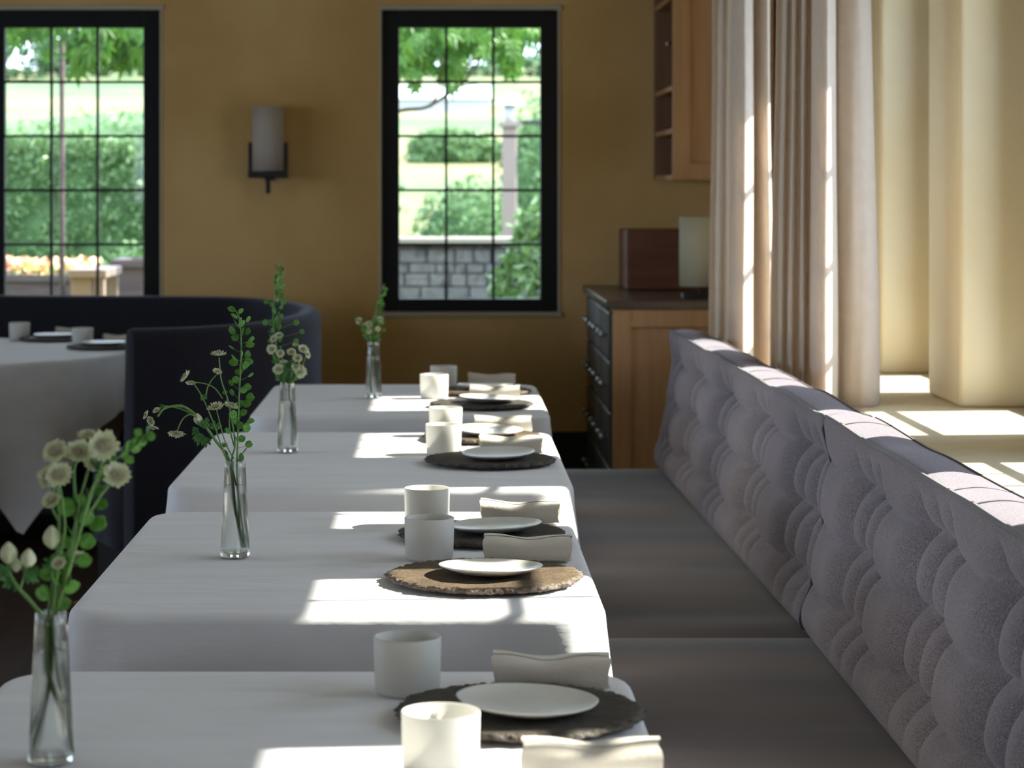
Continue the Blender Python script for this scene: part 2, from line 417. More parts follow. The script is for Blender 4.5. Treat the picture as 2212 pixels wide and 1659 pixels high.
seatings = [ # (cup x,y), (charger x,y,tone,rot), (plate x,y), (napkin x,y,rot)
    ((.001, 2.590), None, None, (.163, 2.575, -.03), 'front seating of the nearest table'),
    ((-.041, 3.02), (.095, 2.875, 1, .4), (.104, 2.850), (.142, 3.045, -.035), 'rear seating of the nearest table'),
    ((-.018, 4.10), (.0725, 3.87, 0, 1.1), (.082, 3.850), (.150, 4.075, -.05), 'front seating of the second table'),
    ((-.024, 4.50), (.076, 4.345, 1, 2.2), (.100, 4.325), (.152, 4.53, -.04), 'rear seating of the second table'),
    ((.009, 5.70), (.116, 5.51, 1, 3.1), (.134, 5.49), (.170, 5.70, -.03), 'front seating of the third table'),
    ((.015, 6.13), (.105, 6.03, 0, 4.4), (.122, 6.01), (.163, 6.19, .0), 'rear seating of the third table'),
    ((-.017, 7.20), (.122, 6.92, 1, 5.2), (.140, 6.91), (.164, 7.13, -.02), 'front seating of the farthest table'),
    ((.012, 7.53), (.130, 7.36, 0, 2.9), (.140, 7.35), (.165, 7.58, -.04), 'rear seating of the farthest table'),
]
cup_lab = ['white porcelain cup cut off by the photo\'s bottom edge, nearest of all cups', 'white porcelain cup at the rear left of the nearest table\'s dark charger',
    'shaded white porcelain cup behind the sunlit brown charger, in sharp focus', 'sunlit white cup with a diagonal shadow, just behind the sharply focused cup',
    'shaded white cup touching the dark ragged charger of the third table', 'sunlit white cup peeking out behind another on the third table',
    'sunlit cup nearest the vase of the farthest table', 'grey shaded cup at the far end of the farthest table']
pl_lab = [None, 'large looking grey-white plate on the dark charger of the nearest table', 'white plate crossed by a shadow band on the sunlit brown charger', 'blue-grey shaded plate on the dark charger behind the sharp cup',
    'thin shaded plate on the dark charger at the third table\'s front', 'sunlit thin plate at the third table\'s rear', 'thin plate mostly hidden below a sunlit napkin, farthest table', 'small shaded plate at the very end of the farthest table']
ch_lab = [None, 'dark ragged-edged round charger under the plate of the nearest table', 'sunlit brown round charger with chipped edge in sharp focus', 'dark charger behind the cream napkin of the second table',
    'black ragged charger at the third table\'s front', 'brown sunlit charger at the third table\'s rear', 'dark charger at the front of the farthest table', 'sun-toned brown charger at the rear of the farthest table']
nk_lab = ['sunlit rolled cream napkin at the bottom edge of the photo', 'shaded rolled napkin behind the plate of the nearest table', 'shaded rolled cream napkin behind the sunlit brown charger', 'sunlit rolled napkin at the far right corner of the second table',
    'rolled napkin behind the shade-toned charger of the third table', 'sunlit rolled napkin at the rear of the third table', 'sunlit rolled napkin in the middle of the farthest table', 'greyish rolled napkin at the end of the farthest table']
plates = [plate_mesh(s) for s in (0.4, 2.1, 4.0)]
for k, (cp, chg, pl, nk, _) in enumerate(seatings):
    o = CUPM.build('cup', M['cup'], None, smooth=True); o.location = (*cp, ZT); tag(o, cup_lab[k], 'cup', 'white porcelain cups along the banquette')
    if chg:
        dark = chg[2]  # chooses the shade-toned copy of the stoneware
        o = charger_mesh(k*1.7+1, .150 if k != 2 else .158).build('charger', [M['slate_shade'], M['slate_shade_edge']] if dark else [M['slate'], M['slate_edge']], None, smooth=True)
        o.location = (chg[0], chg[1], ZT+.0005); o.rotation_euler = (0, 0, chg[3]); tag(o, ch_lab[k], 'charger plate', 'ragged stoneware chargers')
        o = plates[k % 3].build('plate', M['plate'], None, smooth=True); o.location = (pl[0], pl[1], ZT+.0165)
        o.rotation_euler = (math.radians(2.4), math.radians(.8), k*1.3); tag(o, pl_lab[k], 'plate', 'pale plates along the banquette')
    o = napkin_mesh(k).build('napkin', M['napkin'], None, smooth=True); o.location = (nk[0], nk[1], ZT+.001); o.rotation_euler = (0, 0, nk[2]); tag(o, nk_lab[k], 'napkin', 'rolled cream napkins')

# ------------------------------------------------------------------ vases and flowers
def vase(x, y, label):
    t = thing('bud_vase', (x, y, ZT+.001), label, 'vase', 'glass bud vases')
    h = .165; ro = lambda z: .0258-.0082*(z/h)
    b = MB(); pr = [(.001, 0), (.0245, 0), (.0258, .0015)]
    for k in range(1, 12): pr.append((ro(h*k/12), h*k/12))
    pr += [(ro(h), h-.0006), (ro(h)-.0008, h), (ro(h)-.0016, h-.0006)]
    for k in range(11, 0, -1):
        if h*k/12 > .011: pr.append((ro(h*k/12)-.0016, h*k/12))
    pr += [(.0228, .0085), (.020, .007), (.001, .0065)]
    b.lathe(pr, 56); b.build('glass', M['glass'], t, smooth=True)
    b = MB(); wl = .122
    b.lathe([(.001, .0071), (.0205, .0072), (.0235, .010)]+[(ro(wl*k/8)-.0012, wl*k/8) for k in range(1, 9)]+[(.001, wl)], 48)
    b.build('water', M['water'], t, smooth=True)
    return t
def pod(mb, p, r, ax, rnd, mi=0):
    """round flat notched pod; ax: direction of its own stalk end"""
    ax = Vector(ax).normalized(); nrm = Vector((rnd.uniform(-1, 1), rnd.uniform(-1.3, .3), rnd.uniform(-.6, .6))).normalized()
    s = ax.cross(nrm).normalized(); nrm = s.cross(ax).normalized(); v = []
    n = 12; rows = ((.0, .16), (.55, .12), (.85, .10), (1.0, 0.03))
    P = Vector(p)
    top = [P+nrm*r*.22]; bot = [P-nrm*r*.10]
    for q, (rr, th) in enumerate(rows[1:]):
        for sgn, lst in ((1, top), (-1, bot)):
            for i in range(n):
                a = 2*PI*i/n; notch = 1-.22*math.exp(-((math.atan2(math.sin(a), math.cos(a)))/.35)**2)
                cup_ = .15*r*(rr**2)
                lst.append(P+(ax*math.cos(a)*1.1+s*math.sin(a))*r*rr*notch+nrm*(sgn*r*th*.5+cup_*.7))
    m = len(top); f = []
    for base, flip in ((0, 0), (m, 1)):
        for i in range(n):
            q = (base, base+1+i, base+1+(i+1) % n); f.append(q[::-1] if flip else q)
            for k in range(2):
                a0 = base+1+k*n; b0 = a0+n; q = (a0+i, b0+i, b0+(i+1) % n, a0+(i+1) % n); f.append(q[::-1] if flip else q)
    for i in range(n): f.append((1+2*n+i, m+1+2*n+i, m+1+2*n+(i+1) % n, 1+2*n+(i+1) % n))
    mb.add(top+bot, f, mi)
def head(parent, p, d, r, rnd, nb=15):
    """masterwort head: ring of pointed bracts, dome of florets on fine stalks"""
    d = Vector(d).normalized(); a = d.orthogonal().normalized(); c = d.cross(a); P = Vector(p)
    b = MB()
    for ring, (rr, lift, w_) in enumerate(((1.0, .25, .20), (.86, .42, .17))):
        for i in range(nb):
            an = 2*PI*(i+.5*ring)/nb+rnd.uniform(-.08, .08); e = a*math.cos(an)+c*math.sin(an); t = d.cross(e)
            l = r*rr*rnd.uniform(.88, 1.08); w2 = r*w_; lf = lift*rnd.uniform(.7, 1.3)
            v = []
            for k, (u, ww) in enumerate(((.12, .35), (.4, .85), (.7, 1.0), (.88, .6), (1.0, .03))):
                ctr = P+e*l*u+d*(r*lf*u*u-.06*r)
                v += [ctr-t*w2*ww, ctr+d*(-.03*r), ctr+t*w2*ww]
            f = []
            for k in range(4):
                f += [(3*k, 3*k+1, 3*k+4, 3*k+3), (3*k+1, 3*k+2, 3*k+5, 3*k+4)]
            b.add(v, f)
    b2 = MB(); n = 70
    for i in range(n):                       # tiny florets
        z = 1-(i+.5)/n*.95; q = math.sqrt(1-z*z); an = i*2.39996
        dr = (d*z+(a*math.cos(an)+c*math.sin(an))*q).normalized()
        ln = r*rnd.uniform(.36, .46); base = P+dr*r*.10; tip = P+dr*ln+d*r*.05
        b2.tube([base, tip], [r*.012, r*.02], 3)
        s = r*.05; u = dr.orthogonal().normalized(); w2 = dr.cross(u)
        b2.add([tip+u*s, tip+w2*s, tip-u*s, tip-w2*s, tip+dr*s*1.4, tip-dr*s], [(0, 1, 4), (1, 2, 4), (2, 3, 4), (3, 0, 4), (1, 0, 5), (2, 1, 5), (3, 2, 5), (0, 3, 5)])
    h = b.build('flower_head', M['bract'], parent, smooth=True)
    b2.build('florets', M['floret'], h)
def frill(mb, p, d, L, rnd, lobes=5, mi=0):
    """deeply cut leaf"""
    d = Vector(d).normalized(); s = d.cross(Vector((rnd.uniform(-.3, .3), 1, rnd.uniform(-.3, .3)))).normalized(); n = d.cross(s); P = Vector(p)
    for i in range(lobes):
        an = (i-(lobes-1)/2)*.42+rnd.uniform(-.1, .1); e = d*math.cos(an)+s*math.sin(an); t = e.cross(n).normalized(); l = L*(1-.12*abs(i-(lobes-1)/2))*rnd.uniform(.85, 1.1)
        v = []
        prof = ((0, .03), (.3, .10), (.45, .07), (.55, .17), (.68, .09), (.78, .15), (.88, .06), (1, .01))
        for u, ww in prof:
            c = P+e*l*u+n*(L*(.10*math.sin(u*5+i)))
            v += [c-t*l*ww+n*L*.03, c, c+t*l*ww+n*L*.03]
        f = []
        for k in range(len(prof)-1): f += [(3*k, 3*k+1, 3*k+4, 3*k+3), (3*k+1, 3*k+2, 3*k+5, 3*k+4)]
        mb.add(v, f, mi)
def bouquet(vx, vy, bx, by, penny, pods, sprays, heads, leaves, labs, seed, pr=.0070, hr=.0135, buds=()):
    """flower positions are given in a front view of the bunch (units of 1/5160 of its distance), each with a depth of its own"""
    rnd = random.Random(seed); S = vy/F
    L = lambda q, y=0: ((q[0]-bx)*S, (q[2] if len(q) > 2 else y), (by-q[1])*S)
    t = thing('pennycress_sprig', (vx, vy, ZT+.001), labs[0], 'flower sprig', 'green pennycress sprigs')
    st = spline([L(q) for q in penny], 8); m = MB()
    m.tube(st, [.0021-.0013*k/len(st) for k in range(len(st))], 8)
    g = MB()
    for q in pods:
        y = rnd.uniform(-.010, .010); c = Vector(L(q, y))
        up = min(st, key=lambda s_: (s_-(c-Vector((0, 0, .010)))).length)
        mid = (up+c)/2+Vector((0, 0, -.001))
        d = c-up
        if d.length > .0005: m.tube([up, mid, c], .00035, 4)
        pod(g, c, pr*rnd.uniform(.8, 1.15)*(q[3] if len(q) > 3 else 1), (d.x, d.y, d.z+.004), rnd)
    m.build('stem', M['stem'], t, smooth=True); g.build('foliage', M['pod'], t, smooth=True)
    t = thing('astrantia_spray', (vx, vy, ZT+.001), labs[1], 'flower sprig', 'white astrantia sprays')
    m = MB()
    for s_ in sprays:
        r = s_[0]; p = spline([L(q) for q in s_[1]], 7); m.tube(p, [r*1.3*(1-.35*k/len(p)) for k in range(len(p))], 8)
    m.build('stem', M['stem'], t, smooth=True)
    for hd in heads:
        head(t, L(hd[0]), hd[1], hr*hd[2], rnd)
    for q, d, r in buds:
        c = Vector(L(q)); d = Vector(d).normalized(); a = d.orthogonal().normalized(); e = d.cross(a); v = MB()
        def fb(i, j): 
            u = j/7; rr = r*math.sin(PI*min(u*.85+.08, 1))*(1+.08*math.sin(5*2*PI*i/20)); an = 2*PI*i/20
            return c+d*(u-.5)*r*2.6+(a*math.cos(an)+e*math.sin(an))*rr
        v.grid(fb, 20, 8, closed_u=True); v.build('bud', M['bract'], t, smooth=True)
    if leaves:
        m = MB()
        for q, d, l in leaves: frill(m, L(q), d, l, rnd)
        m.build('leaves', M['leaf_dark'], t, smooth=True)

vase(-.353, 4.12, 'clear glass bud vase in sharp focus on the second table')
Z6 = lambda x, y, *r: (300+x/2.44, 560+y/2.44, *r)
pods3 = [(490,270),(538,280),(500,312),(535,335),(575,325),(545,350),(510,345),(490,385),(505,425),(575,390),(545,390),(540,460),(592,430),(588,455),(487,475),(505,525),(497,552),(578,510),(545,512),(577,552),(550,575),(562,566),(525,605),(590,618),(510,645),(485,660),(575,680),(553,697),(490,712),(590,735),(535,770),(572,770),(550,820),(497,825),(505,862),(533,880),(590,860),(565,900),(510,960),(543,955),(580,985),(557,1018),(545,1050),(468,915)]
bouquet(-.353, 4.12, 508, 1205, [Z6(566,1530,.004), Z6(535,1440,.002), Z6(522,1250), Z6(518,1080), Z6(524,880), Z6(530,700), Z6(540,500), Z6(535,350), Z6(520,300), Z6(500,270)],
    [Z6(*p) for p in pods3],
    [(.0022, [Z6(545,1530,-.003), Z6(505,1300,0), Z6(478,1080,.004), Z6(400,960,0), Z6(330,860,-.004), Z6(272,805,-.006), Z6(220,780,-.008), Z6(140,792,-.012), Z6(105,835,-.014)]),
     (.0012, [Z6(300,835,-.005), Z6(225,800,.0), Z6(140,785,.004), Z6(105,800,.006)]),
     (.0013, [Z6(555,1515,.006), Z6(530,1300,.006), Z6(490,1085,.004), Z6(505,990,.006), Z6(488,860,.008), Z6(462,740,.01), Z6(432,650,.01), Z6(420,530,.01)]),
     (.0011, [Z6(465,1070,-.004), Z6(435,985,-.006), Z6(395,870,-.008), Z6(340,740,-.008), Z6(295,668,-.008), Z6(280,655,-.006)]),
     (.0009, [Z6(440,745,.004), Z6(400,690,0), Z6(350,665,-.003), Z6(290,657,-.006)]),
     (.0009, [Z6(355,745,-.008), Z6(362,690,-.004), Z6(385,645,0), Z6(408,620,.002)]),
     (.0010, [Z6(500,1060,0), Z6(460,980,-.006), Z6(432,880,-.01), Z6(412,795,-.012)]),
     (.0010, [Z6(505,1010,.004), Z6(475,900,.012), Z6(478,820,.014), Z6(484,790,.014)]),
     (.0011, [Z6(340,870,-.006), Z6(285,826,-.012), Z6(245,838,-.016), Z6(222,875,-.018), Z6(210,910,-.018)])],
    [(Z6(418,515,.01), (.02,-.12,1), 1.15), (Z6(250,628,-.008), (-.8,-.3,.7), .95), (Z6(275,655,-.006), (.1,-.5,-.9), .7), (Z6(412,605,.002), (.3,-.4,.8), .7),
     (Z6(408,790,-.012), (-.2,-.35,1), 1.15), (Z6(484,790,.014), (.3,-.2,1), 1.1), (Z6(45,828,-.013), (-.8,-.4,.4), .65), (Z6(92,810,.006), (-.4,-.5,.8), .6),
     (Z6(72,858,-.014), (-.7,-.7,-.3), .8), (Z6(82,888,-.014), (-.1,-.3,-1), .8), (Z6(205,918,-.018), (-.05,-.5,-1), 1.15)],
    [(Z6(405,915,0), (-.1,0,1), .018), (Z6(345,900,-.005), (.2,-.2,1), .024), (Z6(330,925,-.005), (-.2,-.2,-1), .024), (Z6(310,900,.003), (-.6,0,-.7), .015), (Z6(350,945,0), (.1,-.2,-1), .020),
     (Z6(350,745,-.008), (-.6,-.2,.4), .010), (Z6(345,745,-.008), (.4,-.1,.8), .010), (Z6(452,725,.01), (-.2,0,1), .009), (Z6(235,790,-.006), (-.6,0,.2), .009), (Z6(118,792,.004), (.3,-.1,1), .008), (Z6(445,1000,0), (.4,-.3,.8), .012), (Z6(470,1040,0), (-.8,-.3,.4), .012), (Z6(515,1075,0), (.8,-.4,.2), .010)],
    ['tall sprig of round green pods in the sharply focused vase', 'drooping white astrantia spray in the sharply focused vase'], 3,
    buds=[(Z6(312,850,-.004), (-.15, -.2, 1), .0075)])
vase(-.432, 2.655, 'blurred glass bud vase at the lower left corner')
Z8 = lambda x, y, *r: (x/2.185, 900+y/2.185, *r)
pods2 = [(685,75),(640,88),(700,105),(668,118),(630,130),(660,135),(600,150),(575,190),(598,215),(515,205),(630,165),(470,270),(490,340),(470,430),(400,375),(395,490),(450,515),(400,600),(385,690),(325,815),(285,890),(210,750),(190,845),(370,400),(455,360),(300,440),(290,600),(270,690),(320,560),(255,770),(300,780),(445,300)]
bouquet(-.432, 2.655, 105, 1649, [Z8(330,1600,.004), Z8(300,1420,.0), Z8(255,1200,0), Z8(240,960), Z8(300,800), Z8(350,600), Z8(380,500), Z8(440,350), Z8(520,230), Z8(610,160), Z8(690,90)],
    [(*Z8(*p), 0, 1.35 if p[1] > 400 else .9) for p in pods2],
    [(.0024, [Z8(320,1640,.004), Z8(280,1420,0), Z8(215,1200,-.004), Z8(205,1000,0), Z8(150,900,-.004), Z8(90,830,-.006), Z8(60,790,-.006)]),
     (.0013, [Z8(65,800,-.006), Z8(40,750,-.005), Z8(32,690,-.004)]), (.0012, [Z8(85,825,-.006), Z8(110,760,-.01), Z8(130,700,-.012)]),
     (.0018, [Z8(130,1580,.006), Z8(200,1380,.003), Z8(230,1180,0), Z8(215,960,.003), Z8(245,760,.003), Z8(265,560,.003), Z8(262,400,0), Z8(250,200,.0)]),
     (.0015, [Z8(160,1620,-.006), Z8(215,1300,0), Z8(235,960), Z8(270,700,-.005), Z8(300,520,-.008), Z8(270,300,-.01)]),
     (.0015, [Z8(240,960), Z8(320,600,.01), Z8(340,500,.012), Z8(330,280,.012), Z8(360,200,.01)]),
     (.0013, [Z8(240,950), Z8(330,640,.0), Z8(360,440,.0), Z8(395,300,0), Z8(425,190,0), Z8(408,110,0)]),
     (.0013, [Z8(250,950), Z8(370,560,-.01), Z8(420,380,-.014), Z8(470,260,-.016), Z8(486,160,-.016)]),
     (.0012, [Z8(395,500,-.01), Z8(470,380,-.012), Z8(540,300,-.014)]), (.0011, [Z8(262,500), Z8(240,450,-.004), Z8(235,415,-.004)]),
     (.0011, [Z8(262,420), Z8(230,360,.004), Z8(216,305,.006)])],
    [(Z8(408,105), (0,-.3,1), 1.0), (Z8(487,145,-.016), (.1,-1,.35), 1.35), (Z8(250,180), (-.1,-.8,.7), 1.2), (Z8(360,185,.01), (.1,-.7,.7), 1.25), (Z8(310,190,.014), (0,-.5,.8), .9), (Z8(440,238,0), (.2,-.6,.8), 1.05),
     (Z8(272,285,-.01), (.1,-.9,.5), 1.2), (Z8(216,300,.006), (-.4,-.8,.4), 1.1), (Z8(548,283,-.014), (.2,-.9,.5), 1.25), (Z8(235,410,-.004), (-.3,-.7,.7), .9), (Z8(355,690,.01), (.2,-.6,.8), .8), (Z8(275,700,-.012), (-.2,-.7,.7), .7)],
    [(Z8(40,760,-.006), (-.6,-.2,.4), .022), (Z8(60,780,0), (-.3,-.2,-.2), .018), (Z8(110,770,-.01), (.6,-.2,.5), .022), (Z8(240,720,.004), (-.7,-.2,.5), .016), (Z8(345,480,.01), (.3,-.2,1), .025), (Z8(340,420,.01), (0,-.2,-1), .02), (Z8(450,260,-.01), (.3,0,.6), .018), (Z8(130,740,-.005), (.5,0,-.6), .018)],
    ['blurred pod sprig leaning right in the lower left vase', 'blurred bunch of white astrantia heads in the lower left vase'], 5, pr=.0068,
    buds=[(Z8(32,655,-.004), (0, -.2, 1), .0095), (Z8(130,675,-.012), (.1, -.2, 1), .0085), (Z8(66,712,-.002), (0, -.2, 1), .006), (Z8(232,585,.003), (0, -.2, 1), .010)])
vase(-.366, 5.74, 'glass bud vase on the third table before the dark blue booth')
rr_ = random.Random(11)
pods4 = [(604-(y-580)*.05+random.Random(y).choice((-1, 1))*rr_.uniform(2, 7+(y-575)*.06), y) for y in range(576, 745, 5)]+[(575,655),(573,700),(640,700),(640,740),(652,720),(600,815),(640,820),(625,800),(598,790)]
bouquet(-.366, 5.74, 621, 978, [(608,968,.004), (606,900), (612,830), (600,770), (590,700), (593,640), (604,580)], pods4,
    [(.0022, [(630,965,.004), (632,900), (625,835), (640,790,.0), (650,770)]), (.0018, [(606,965,-.006), (604,900), (610,835), (600,800), (590,765,-.01)]),
     (.0012, [(615,835), (612,790,-.01), (606,750,-.01)]), (.0012, [(625,835), (630,790,.01), (632,770,.01)]), (.0012, [(625,835), (650,800,-.01), (664,765,-.01)])],
    [((592,735,-.01), (-.4,-.7,.6), 1.0), ((603,728,-.006), (0,-.7,.8), 1.0), ((588,757,-.01), (-.3,-.9,.3), 1.25), ((606,767,-.01), (0,-.9,.5), 1.0), ((629,765,.01), (0,-.7,.8), 1.15), ((655,757,-.01), (.3,-.7,.8), 1.25), ((643,777,-.006), (.2,-.9,.4), 1.1), ((664,768,-.01), (.8,-.5,.3), 1.0), ((638,749,.01), (0,-.5,.9), .7),
     ((602,800,-.012), (-.2,-.8,.2), 1.3), ((612,790,.01), (0,-.6,.6), 1.1), ((648,806,.0), (.4,-.8,.2), 1.6), ((640,795,-.012), (.2,-.8,.4), 1.2)],
    [((625,830,0), (-.2,-.1,1), .03), ((620,832,.004), (.4,0,1), .03), ((612,825,-.004), (-.5,0,1), .026), ((640,790,.004), (0,0,1), .02), ((598,790,0), (-.2,-.1,1), .02), ((625,800,0), (.1,-.1,1), .026), ((600,780,.004), (-.4,-.2,.9), .022), ((618,810,-.01), (0,-.4,1), .024), ((636,800,-.008), (.4,-.3,.8), .022), ((590,705,0), (-.5,-.1,.7), .014), ((594,690,0), (.5,-.1,.7), .014)],
    ['tall pod sprig reaching above the dark booth, third table', 'cluster of white astrantia in the third table\'s vase'], 8, hr=.0112)
vase(-.20, 7.21, 'small looking glass bud vase on the farthest table')
pods5 = [(831-(y-620)*.17+rr_.uniform(-1, 1)*(3+(y-615)*.06), y) for y in range(618, 700, 4)]+[(775,700),(783,715),(830,715),(818,725),(800,730),(770,690)]
bouquet(-.20, 7.21, 807, 860, [(815,852,.004), (812,800), (806,745), (808,700), (815,660), (831,620)], pods5,
    [(.0022, [(822,850,.004), (812,800), (806,745), (800,715), (795,705)]), (.002, [(803,850,-.006), (800,800), (808,745), (815,710), (820,695)]), (.0015, [(806,745), (790,715,-.01), (776,698,-.01)])],
    [((776,695,-.01), (-.5,-.7,.6), 1.2), ((797,703,-.01), (0,-.8,.6), 1.3), ((812,690,.01), (.2,-.7,.7), 1.0), ((822,692,-.01), (.5,-.7,.5), 1.1), ((797,717,-.01), (-.1,-.9,.2), 1.2), ((788,706,.01), (-.2,-.6,.8), 1.2), ((816,713,-.006), (.3,-.9,.2), 1.0)],
    [((806,742,0), (-.2,-.1,1), .036), ((806,742,.004), (.4,0,1), .034), ((800,735,-.004), (-.6,0,.9), .034), ((790,715,-.004), (-.4,0,.9), .02), ((808,705,0), (.2,-.2,1), .024), ((798,722,-.006), (0,-.5,1), .022), ((818,665,0), (.2,-.1,1), .018), ((825,640,0), (.1,-.1,1), .016)],
    ['pod sprig bending right on the farthest table', 'small pale astrantia cluster on the farthest table'], 9, pr=.0068, hr=.0095)

# ------------------------------------------------------------------ grey banquette
def seat(y0, y1, label):
    t = thing('banquette_seat_cushion', (.5, (y0+y1)/2, 0), label, 'bench seat')
    b = MB(); L = (y1-y0)/2
    def fn(i, j):
        y = -L+2*L*j/60; u = i/40; x = -.30+.60*u
        ed = min(1, min(j, 60-j)/2.5); z = .45-.010*(1-ed)**2+.0035*nz(x*2, (y+y0)*5)*ed
        return (x, y, z)
    b.grid(fn, 41, 61); b.build('upholstery', M['velvet'], t, smooth=True)
    b = MB(); b.box(-.295, .30, -L+.002, L-.002, .12, .438); b.build('base', M['velvet'], t, bevel=.01)
    b = MB(); b.box(-.26, .28, -L+.01, L-.01, 0, .12); b.build('plinth', M['base'], t)
    return t
YS = 4.975
seat(1.6, YS, 'near taupe velvet bench seat cushion, in front of the seam')
seat(YS, 7.93, 'far taupe velvet bench seat cushion, ending before the oak sideboard')
ROWS = [.57, .70, .825]
def tuft(s, z, groups, s0, s1, zt):
    """0 in the creases .. 1 on the pillows"""
    cols = sorted([g+d for g in groups for d in (-.125, 0, .125)])
    ds = 9; cell = .3
    lo = max([c for c in cols if c <= s], default=s0-.02); hi = min([c for c in cols if c > s], default=s1+.02)
    wd = hi-lo; ds = min(s-lo, hi-s)
    ws = min(wd/2, .12); Hs = max(0, 1-(1-min(ds/ws, 1))**2.4)**.55
    A = .80 if wd < .13 else 1.0
    rl = [.40]+ROWS+[.99]
    z = min(z+(.019 if wd > .15 else .007)*math.sin(PI*min(1, max(0, (s-lo)/wd)))**.8*(1 if z < .86 else max(0, (.905-z)/.045)), .985)
    lz = max(r for r in rl if r <= z+1e-6); hz = min(r for r in rl if r > z)
    zc = z
    dt = min((z-lz) if lz > .41 else 9, (hz-z) if hz < .98 else 9); wt = .062
    Ht = max(0, 1-(1-min(dt/wt, 1))**2.4)**.55
    dg = min(abs(s-g) for g in groups)
    ks = 1 if dg < .12 else 1-.42*min(1, (dg-.12)/.10)
    ks *= min(1, max(0, min(s-s0, s1-s)/.06-.1))*(min(1, max(0, s1-s-.03)/.28) if s1 > 7 else 1)
    kt = 1.0
    if ROWS[0] < z < ROWS[-1]: kt = .68+.32*min(1, (z-lz)/max(hz-lz, 1e-4)*1.5)
    if z > ROWS[-1]: kt = max(0, 1-(z-ROWS[-1])/.065)**1.1*.9
    if z < ROWS[0]: kt = max(.0, 1-(ROWS[0]-z)/.10)
    Aeff = 1-(1-A)*kt
    return Aeff*(1-kt*(1-Hs))*(1-ks*.85*(1-Ht))
def backrest(y0, y1, groups, label, xb0, xb1, end_far=False):
    t = thing('banquette_back_cushion', (.80, (y0+y1)/2, 0), label, 'backrest cushion', 'tufted grey back cushions')
    yc = (y0+y1)/2; b = MB(); n = int((y1-y0)/.0095); zb = .452
    nf = 62; D = .074
    prof_n = nf+1+8+8+3
    def top_z(y):
        dg = min(abs(y-g) for g in groups); return .905-.010*math.exp(-(dg/.16)**2)+.004*nz(y*3)
    vs = []
    for i in range(n+1):
        y = y0+(y1-y0)*i/n
        de = min(y-y0, y1-y); er = .035; endk = math.sqrt(max(0, 1-(1-min(de/er, 1))**2))
        xb = xb0+(xb1-xb0)*(y-y0)/(y1-y0)
        zt = top_z(y)-.012*(1-endk)
        row = []
        for k in range(nf+1):
            u = k/nf; z = zb+(zt-zb)*u; zr = .45+(.905-.45)*u
            h = tuft(y, zr, groups, y0, y1, zt)
            rim = 1-math.sqrt(max(0, 1-(1-min((1-u)/.06, 1))**2)); rimb = 1-math.sqrt(max(0, 1-(1-min(u/.16, 1))**2))
            h = h*(1-.38*math.exp(-de/.09)*math.exp(-((1-u)/.9)**6)*(1-u**5))*(1-.10*rim)*(1-.8*rimb)*(.84+.16*endk)+.006*nz(y*7, z*7)
            dg = min(abs(y-g) for g in groups)
            lean = .068*u
            x = xb+lean-D*h+.010*math.exp(-(dg/.14)**2)*(u**3)
            zz = z-.006*math.sin(min(1, h)*PI)*.5
            row.append((x, y, zz))
        xf = row[-1][0]; zf = zt
        for k in range(1, 9):
            u = k/8; row.append((xf+.100*u, y, zf+.007*math.sin(PI*u)*endk-.004*u))
        xk = row[-1][0]
        for k in range(1, 9): row.append((xk+.004, y, zf-.004-(zf-zb)*k/8))
        vs.append(row)
    m = len(vs[0]); f = []
    for i in range(n):
        for k in range(m):
            k2 = (k+1) % m; f.append((i*m+k, (i+1)*m+k, (i+1)*m+k2, i*m+k2))
    f.append(tuple(range(m))); f.append(tuple(reversed(range(n*m, n*m+m))))
    b.add([(p[0]-.80, p[1]-yc, p[2]) for r in vs for p in r], f)
    b.build('upholstery', M['felt'], t, smooth=True)
    p = MB(); p.tube([(r[nf][0]-.80-.001, r[nf][1]-yc, r[nf][2]+.001) for r in vs[::2]], .0042, 7)
    p.tube([(r[nf+8][0]-.80+.001, r[nf+8][1]-yc, r[nf+8][2]+.001) for r in vs[::2]], .0018, 6)
    p.build('piping', M['piping'], t, smooth=True)
    e = MB(); e.tube([(vs[0][k][0]-.80-(.007 if k <= nf else 0), vs[0][k][1]-yc-.002, vs[0][k][2]+(.003 if k > nf else 0)) for k in range(0, nf+9, 2)], .0062, 8)
    e.build('end_piping', M['seam'], t, smooth=True)
    return t
backrest(1.7, YS-.003, [2.14, 2.71, 3.28, 3.86, 4.46], 'near tufted grey wool back cushion, large in the right foreground', .800, .800)
backrest(YS+.003, 7.93, [5.20, 5.83, 6.48, 7.12, 7.70], 'far tufted grey wool back cushion running to the oak sideboard', .800, .760)
b = MB(); b.box(.93, .985, 1.7, 7.95, 0, .74)
tag(b.build('wooden_casing', M['oak'], None, bevel=.01), 'low wooden casing behind the grey back cushions below the sunny ledge', 'casing')

# ------------------------------------------------------------------ curtains
def curtain(name, pts, z0, z1, label, seed):
    """pts: plan line of the hanging cloth at mid height"""
    P = spline([(x, y, 0) for x, y in pts], 10); n = len(P)
    c = sum((Vector(p) for p in P), Vector())/n; b = MB(); nv = 40
    def fn(i, j):
        t = j/(nv-1); z = z0+(z1-z0)*t; p = P[i]
        k = 1.12-.20*t+.03*math.sin(t*5+seed); wv = .006*nz(i*.12+seed, z*1.5)
        return ((p.x-c.x)*k+wv, (p.y-c.y)*(1.0)+wv, z)
    b.grid(fn, n, nv); o = b.build(name, M['curtain'], None, smooth=True, solid=.0022); o.location = (c.x, c.y, 0)
    return tag(o, label, 'curtain', 'linen curtains at the side windows')
def zig(x0, y0, x1, y1, n, a):
    out = []
    for k in range(n+1):
        t = k/n; s = (1 if k % 2 else -1)*a; out.append((x0+(x1-x0)*t+s*.15, y0+(y1-y0)*t+s))
    return out
